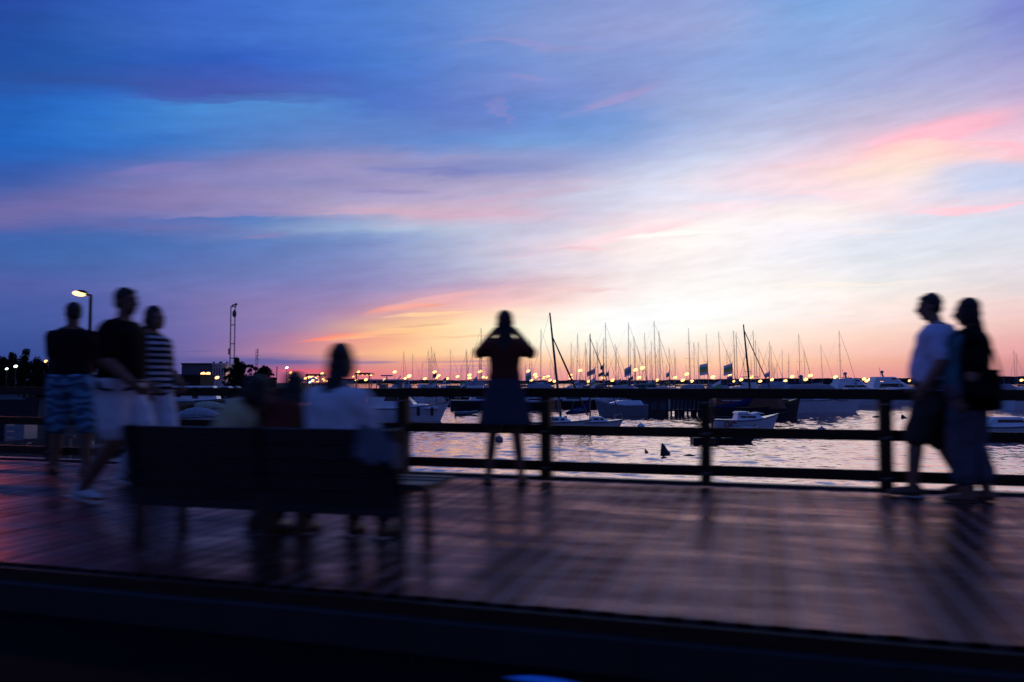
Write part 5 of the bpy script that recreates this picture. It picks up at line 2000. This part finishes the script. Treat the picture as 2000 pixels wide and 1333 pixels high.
def tree(label, x, d, ytop, w, kind='round', base=-1.0, seed=0):
    rnd = random.Random(seed)
    g = away(x, d, base)
    H = zat(ytop, d) - base
    t = thing('pine_tree' if kind == 'pine' else ('palm_tree' if kind == 'palm' else 'tree'), label, 'tree', g, rnd.random() * 6)
    R = w * d / FPX / 2
    part('trunk', MB().tube([(0, 0, 0), (.03 * H, 0, H * .45), (.02 * H, .02 * H, H * .8)], [.05 * H * .6, .03 * H * .6, .012 * H], 7), bark_m, t)
    mb = MB()
    if kind == 'palm':
        for i in range(26):
            a = rnd.random() * 6.28
            up = rnd.uniform(-.3, 1.0)
            pts = []
            for j in range(6):
                q = j / 5
                pts.append(Vector((cos(a) * R * q, sin(a) * R * q, H * .80 + R * (up * q - 1.0 * q * q * (1 - up * .3)) * .9 + .2 * R * up)))
            for j in range(5):
                s_ = Vector((-sin(a), cos(a), 0)) * R * .12 * (1 - j / 6)
                dn = Vector((0, 0, -R * .10))
                mb.add([pts[j], pts[j + 1], pts[j + 1] + s_ + dn, pts[j] + s_ + dn, pts[j + 1] - s_ + dn, pts[j] - s_ + dn], [(0, 1, 2, 3), (0, 1, 4, 5)])
    else:
        lobes = []
        for i in range(26):
            if kind == 'pine':
                hz = rnd.uniform(.2, .95)
                rr = R * 1.25 * (1.05 - hz)
                lobes.append((Vector((rnd.uniform(-.7, .7) * rr, rnd.uniform(-.7, .7) * rr, H * hz)), R * rnd.uniform(.2, .42), .8))
            else:
                hz = rnd.uniform(.12, .85)
                lobes.append((Vector((rnd.uniform(-.8, .8) * R, rnd.uniform(-.8, .8) * R, H * hz)), R * rnd.uniform(.2, .45), .8))
        lobes.append((Vector((0, 0, H * .88)), R * .35, .9))
        for c, r, fz in lobes:
            for q in range(120):
                v = Vector((rnd.gauss(0, 1), rnd.gauss(0, 1), rnd.gauss(0, 1))).normalized() * (.35 + .9 * rnd.random() ** .7) * r
                v.z *= fz
                p_ = c + v
                s_ = r * rnd.uniform(.14, .30)
                Rm = Euler((rnd.random() * 6, rnd.random() * 6, rnd.random() * 6)).to_matrix()
                mb.add([p_ + Rm @ Vector(u_) * s_ for u_ in ((-1, -.6, 0), (1, -.6, .2), (1.1, .6, 0), (-.9, .7, -.2))], [(0, 1, 2, 3)])
    part('crown', mb, leaf_m, t)
    return t


TREES = [(12, 95, 703, 40, 'round', 'low dark tree behind the round tree at the left edge'), (38, 100, 700, 40, 'round', 'low dark tree between the two spiky trees at the far left'),
         (62, 104, 703, 40, 'round', 'low dark tree right of the tallest spiky tree'), (86, 108, 712, 40, 'round', 'lowest dark tree beside the man in teal shorts'),
         (5, 80, 694, 46, 'round', 'dark round tree at the extreme left edge'), (24, 88, 684, 34, 'pine', 'dark spiky tree second from the left edge'), (50, 84, 681, 34, 'pine', 'tallest dark tree of the clump left of the man in teal shorts'),
         (72, 92, 694, 36, 'round', 'dark tree whose crown touches the lamp by the man in teal shorts'), (-22, 80, 690, 44, 'round', 'dark tree half cut by the left edge'), (100, 100, 704, 50, 'round', 'dark tree behind the man in teal shorts'),
         (340, 190, 724, 26, 'round', 'low dark bush at the left end of the long pale building'), (462, 165, 694, 26, 'pine', 'tall dark tree standing against the twin radio mast'),
         (474, 170, 706, 34, 'round', 'broad dark tree right of the twin radio mast'), (492, 175, 710, 24, 'round', 'dark round tree below the small lattice mast'), (514, 168, 715, 34, 'round', 'dark tree right of the small lattice mast'),
         (449, 170, 716, 22, 'round', 'dark tree between the columned building and the twin mast'), (377, 205, 714, 14, 'pine', 'small dark tree top poking above the roof of the pale building'),
         (530, 180, 726, 20, 'round', 'lowest dark tree at the right end of the clump by the masts')]
for i, (x, d, y, w, k, lab) in enumerate(TREES):
    tree(lab, x, d, y, w, k, seed=i + 3)

# building with columns
wall_g = mat('dusk_grey_wall', (.10, .11, .14), .85, .1, 1)
wall_p = mat('pale_render', (.55, .50, .56), .85, .1, 1)
brick_d = mat('brown_wall', (.014, .008, .008), .85, .2, 1)
a = away(400, 200, -1)
t = thing('building', 'long flat roofed building whose right half is pale with tall narrow windows', 'building', a, TH)
px = 200 / FPX
h = lambda y: zat(y, 200) + 1
part('wall', MB().box((-14 * px, 4, h(712) / 2), (62 * px, 8, h(712))), wall_g, t)
part('roof', MB().box((-14 * px, 4, h(712) + .15), (64 * px, 8.6, .3)), mat('dark_roof', (.03, .035, .05), .8), t)
part('wall', MB().box((31 * px, 3.5, h(711) / 2), (27 * px, 8, h(711))), wall_p, t)
part('cornice', MB().box((31 * px, 3.4, h(712)), (29 * px, 8.8, .5)), wall_p, t)
for i in range(5):
    part('window', MB().box(((21.5 + 5 * i) * px, -.53, h(727)), (2.6 * px, .1, 15 * px)), glass_d, t)
for i in range(6):
    part('column', MB().tube([((19 + 5 * i) * px, -.9, h(740)), ((19 + 5 * i) * px, -.9, h(717))], .14, 8), wall_p, t)
for i, xx in enumerate((10, 22, 25, 36)):
    part('roof_vent', MB().bar((xx * px, 2, h(711)), ((xx + 3) * px, 2, h(706.5)), .3), hull_d, t)
a = away(362, 130, -1)
t = thing('building', 'low dark brown building in front of the long pale one', 'building', a, TH)
part('wall', MB().box((0, 3, (zat(734, 130) + 1) / 2), (60 * 130 / FPX, 6, zat(734, 130) + 1)), brick_d, t)
part('roof', MB().box((0, 3, zat(734, 130) + 1.1), (62 * 130 / FPX, 6.6, .25)), mat('dark_roof', (.03, .035, .05), .8), t)
part('door', MB().box((-1.5, -.04, 1.1), (1.1, .1, 2.1)), hull_d, t)

# towers
lat = mat('galvanised_lattice', (.10, .095, .12), .6, .1, metal=.3)


def lattice(mb, x, y0, y1, d, w, c0):
    z0, z1 = zat(y0, d) - c0.z, zat(y1, d) - c0.z
    px_ = (x - c0.w_) * d / FPX
    n = max(6, int((z1 - z0) / (w * 1.6)))
    for sx, sy in ((-1, -1), (1, -1), (1, 1), (-1, 1)):
        mb.bar((px_ + sx * w / 2, sy * w / 2, z0), (px_ + sx * w / 2, sy * w / 2, z1), .045)
    for i in range(n):
        za, zb = z0 + (z1 - z0) * i / n, z0 + (z1 - z0) * (i + 1) / n
        s_ = 1 if i % 2 else -1
        mb.bar((px_ - s_ * w / 2, -w / 2, za), (px_ + s_ * w / 2, -w / 2, zb), .03)
        mb.bar((px_ - s_ * w / 2, w / 2, zb), (px_ + s_ * w / 2, w / 2, za), .05)
        mb.bar((px_ - w / 2, -w / 2, zb), (px_ + w / 2, -w / 2, zb), .05)


class C0:
    pass


d = 215
base = away(454, d, -1)
t = thing('radio_mast', 'tall pair of thin lattice masts joined at the top above the trees', 'radio mast', base, TH)
c0 = C0(); c0.z = -1; c0.w_ = 454
for x, yt in ((449.3, 599), (457.5, 597)):
    mb = MB()
    lattice(mb, x, 752, yt, d, .22, c0)
    part('lattice_mast', mb, lat, t)
q = lambda x, y: Vector(((x - 454) * d / FPX, 0, zat(y, d) + 1))
for y in (599, 635, 672, 700):
    part('cross_bar', MB().bar(q(449.3, y), q(457.5, y), .22), lat, t)
part('antenna', MB().bar(q(451, 597), q(461, 593), .3).bar(q(457, 600), q(461, 594), .25), lat, t)
part('dish', MB().ell(q(456.3, 613), (.55, .4, 1.0)), lat, t)
part('antenna_panel', MB().box(q(446.8, 687), (.3, .3, 1.6)), lat, t)
d = 240
base = away(501.5, d, -1)
t = thing('radio_mast', 'short lattice mast with antennas right of the tall pair', 'radio mast', base, TH)
c0 = C0(); c0.z = -1; c0.w_ = 501.5
mb = MB()
lattice(mb, 501.5, 752, 684, d, .6, c0)
part('lattice_mast', mb, lat, t)
q = lambda x, y: Vector(((x - 501.5) * d / FPX, 0, zat(y, d) + 1))
for y in (684, 689, 695, 702):
    part('antenna', MB().bar(q(501.5, y), q(504.3, y - 1), .25), lat, t)
for (x, y, lab) in ((540.5, 716, 'thin dark pole rising behind the dark haired woman'),):
    a = away(x, 200, -1)
    o = part('pole', MB().tube([(0, 0, 0), (.1, 0, zat(y, 200) + 1)], .12, 6), lamp_pole_m)
    o.location = a
    tag(o, lab, 'pole')

# canopies
for (xa, xb, y, d, lab) in ((598, 628, 733, 160, 'dark flat canopy among the orange lamps left of the white-topped woman'), (694, 724, 730.5, 170, 'dark flat canopy with small lamps under it, right of the white-topped woman')):
    a = away((xa + xb) / 2, d, -1)
    w = (xb - xa) * d / FPX
    H = zat(y, d) + 1
    t = thing('canopy', lab, 'canopy', a, TH)
    part('roof', MB().box((0, 2, H), (w, 5, .4)), hull_d, t)
    for sx in (-1, 1):
        part('post', MB().bar((sx * w * .42, 0, 0), (sx * w * .42, 0, H), .22), hull_d, t)
    for i in range(3):
        part('ceiling_light', MB().box((w * (.3 * (i - 1)), -.4, H - .24), (.22, .2, .06)), g_or, t)

# parked cars on the quay
carp = [mat('car_silver', (.22, .23, .26), .3, .05, coat=.5), mat('car_dark', (.02, .02, .03), .3, .05, coat=.5), mat('car_white', (.45, .45, .48), .3, .05, coat=.5), mat('car_red', (.16, .02, .02), .3, .05, coat=.5)]


def car(label, x, d, m_, yaw=0.0):
    t = thing('parked_car', label, 'car', away(x, d, -1), TH + yaw, 'cars parked on the quay')
    mb = MB()
    rg = []
    for xx, z0, z1, w in ((-2.1, .35, .75, .75), (-2.0, .25, .95, .82), (-1.2, .22, 1.0, .86), (.9, .22, .98, .86), (1.9, .25, .80, .80), (2.1, .38, .62, .7)):
        rg.append([Vector((xx, -w, z0)), Vector((xx, w, z0)), Vector((xx, w, z0 + (z1 - z0) * .7)), Vector((xx, w * .9, z1)), Vector((xx, -w * .9, z1)), Vector((xx, -w, z0 + (z1 - z0) * .7))])
    part('body', mb.loft(rg), m_, t)
    part('cabin', block(-1.45, .85, .76, .60, .97, 1.42, .35, .6), m_, t)
    windows(t, [(-1.05, -.15), (-.08, .5)], .715, 1.02, .30, tilt=.15)
    for xx in (-1.3, 1.3):
        for s_ in (-1, 1):
            part('wheel', MB().tube([(xx, s_ * .70, .32), (xx, s_ * .88, .32)], .32, 12), blackr, t)
    for s_ in (-1, 1):
        part('headlight', MB().box((2.05, s_ * .55, .66), (.08, .3, .12)), white_p, t)
    return t


car('silver car parked left of the two orange lamps on the quay', 372, 88, carp[0])
car('dark car parked under the two orange lamps on the quay', 402, 92, carp[1], .2)
car('white car parked below the pale columned building', 432, 95, carp[2], pi)
car('dark red car parked below the twin radio mast', 462, 98, carp[3], -.1)
for i, (x, d, lab) in enumerate(((612, 210, 'white peaked tent under the cluster of orange lamps'), (594, 215, 'small pale tent left of the white peaked tent'))):
    t = thing('tent', lab, 'tent', away(x, d, -1), TH)
    mb = MB().add([(-1.6, -1.6, 2.0), (1.6, -1.6, 2.0), (1.6, 1.6, 2.0), (-1.6, 1.6, 2.0), (0, 0, 3.2)], [(0, 1, 4), (1, 2, 4), (2, 3, 4), (3, 0, 4)])
    part('canopy', mb, white_c, t)
    for sx in (-1, 1):
        for sy in (-1, 1):
            part('leg', MB().bar((sx * 1.55, sy * 1.55, 0), (sx * 1.55, sy * 1.55, 2.0), .07), steel, t)

# ------------------------------------------------------------------ street lamp over the quay, ramp and things at the far left
def street_lamp(label, loc, H, lit, rz):
    t = thing('street_lamp', label, 'street lamp', loc, rz, 'street lamps behind the fence')
    part('pole', MB().tube([(0, 0, 0), (0, 0, H * .5), (0, 0, H)], [.055, .045, .035], 8), lamp_pole_m, t)
    part('arm', MB().bar((0, 0, H - .02), (-.13, 0, H + .005), .045), lamp_pole_m, t)
    hd = part('lamp_head', MB().ell((-.20, 0, H + .055), (.12, .075, .045), Matrix.Rotation(.12, 3, 'Y'), 14, 8), lamp_pole_m, t, True)
    part('bulb', MB().ell((-.255, 0, H + .020), (.150, .085, .060), Matrix.Rotation(.12, 3, 'Y'), 14, 8), glow('lamp_bulb', (1, .46, .11), 6), hd, True)
    return t


d = 18.3
lz = zat(575, d)
b0 = away(174, d, -1.0)
sl = street_lamp('tall street lamp with a glowing orange head between the two men at the left', b0, lz + 1.0, True, TH)
# the next lamp of the row stands just outside the picture; its light lies on the boards at the far left
b1 = away(-75, 16.5, -1.0)
sl2 = street_lamp('next street lamp of the row, just outside the left edge of the picture', b1, lz + 1.0, True, TH)
ld = bpy.data.lights.new('street_lamp_light', 'SPOT')
ld.color = (1, .22, .10)
ld.energy = 420
ld.shadow_soft_size = .09
lo = bpy.data.objects.new('street_lamp_light', ld)
COL.objects.link(lo)
lo.parent = sl2
lo.location = (-.255, 0, lz + .90)
lw = b1 + Matrix.Rotation(TH, 3, 'Z') @ Vector((-.255, 0, lz + .90))
ld.spot_size = radians(100)
ld.spot_blend = .5
ax = (Vector((-10.5, 4.0, 0)) - lw).normalized()
lo.rotation_euler = (Matrix.Rotation(-TH, 3, 'Z') @ ax).to_track_quat('-Z', 'Y').to_euler()

ramp_m = mat('ramp_timber', (.13, .08, .07), .7, .3, 4)
a = away(20, 15.5, -1.0)
t = thing('ramp_railing', 'low wooden ramp with a post and rail handrail seen through the fence at far left', 'ramp', a, TH + .10)
part('ramp_deck', MB().bar((-3, .6, .02), (2.1, .6, .42), 1.2, .08), ramp_m, t)
part('handrail', MB().bar((-3, 0, .56), (1.2, 0, .95), .06), ramp_m, t)
part('handrail', MB().bar((-3, 0, .30), (1.2, 0, .66), .05), ramp_m, t)
for i in range(6):
    xx = -2.8 + .78 * i
    part('post', MB().bar((xx, 0, 0), (xx, 0, .60 + .093 * (xx + 3)), .07), ramp_m, t)
for i, (x, d, lab) in enumerate(((195, 16, 'pale upright panel beside the legs of the man in white shorts'), (178, 17, 'pale upright panel by the leg of the man in teal shorts'))):
    o = part('panel_sign', MB().box((0, 0, .40), (.17, .05, .72)).box((0, 0, .02), (.3, .2, .06)), gelg)
    o.location = away(x, d, -1.0)
    o.rotation_euler = (0, 0, TH)
    tag(o, lab, 'panel')
d = 30
t = thing('small_boat', 'pale upturned bow of a boat on the quay at the left edge of the photo', 'boat', away(4, d, -1), TH + 2.4)
mb, e = hull_mb(4.2, 1.6, 1.3, D=.2, sheer=.35)
part('hull', mb, mat('grey_blue_hull', (.03, .03, .04), .6, spec=.1), t)
part('rub_rail', rubrail(e), hull_d, t)
part('bench_seat', MB().box((-.5, 0, 1.2), (.3, 1.2, .05)), wood_r, t)
for i, (x, d, lab) in enumerate(((40, 26, 'grey slatted crate standing on the quay far left'), (52, 27, 'second grey slatted crate right of the first, far left'))):
    t = thing('crate', lab, 'crate', away(x, d, -1), TH)
    for k_ in range(4):
        part('slat', MB().box((0, -.2, .12 + .2 * k_), (.62, .03, .16)), gelg, t)
    part('frame', MB().box((-.28, 0, .4), (.05, .4, .8)).box((.28, 0, .4), (.05, .4, .8)), gelg, t)

# low blue mound added on the road in place of a blue gleam
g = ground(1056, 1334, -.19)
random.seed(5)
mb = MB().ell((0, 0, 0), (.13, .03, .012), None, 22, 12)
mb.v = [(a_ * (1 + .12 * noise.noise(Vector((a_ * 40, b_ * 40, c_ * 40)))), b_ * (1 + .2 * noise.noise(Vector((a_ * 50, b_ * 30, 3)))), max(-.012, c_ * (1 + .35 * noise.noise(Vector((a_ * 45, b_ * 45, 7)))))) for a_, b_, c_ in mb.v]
o = part('blue_gleam_mound', mb, mat('blue_gleam_paint', (.01, .35, 1.0), .25, .15, 12, .5, 40, spec=.6), None, True)
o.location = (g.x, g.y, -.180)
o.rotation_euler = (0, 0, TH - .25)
tag(o, 'small bright blue mound standing in for a blue gleam at the bottom edge', 'blue mound')
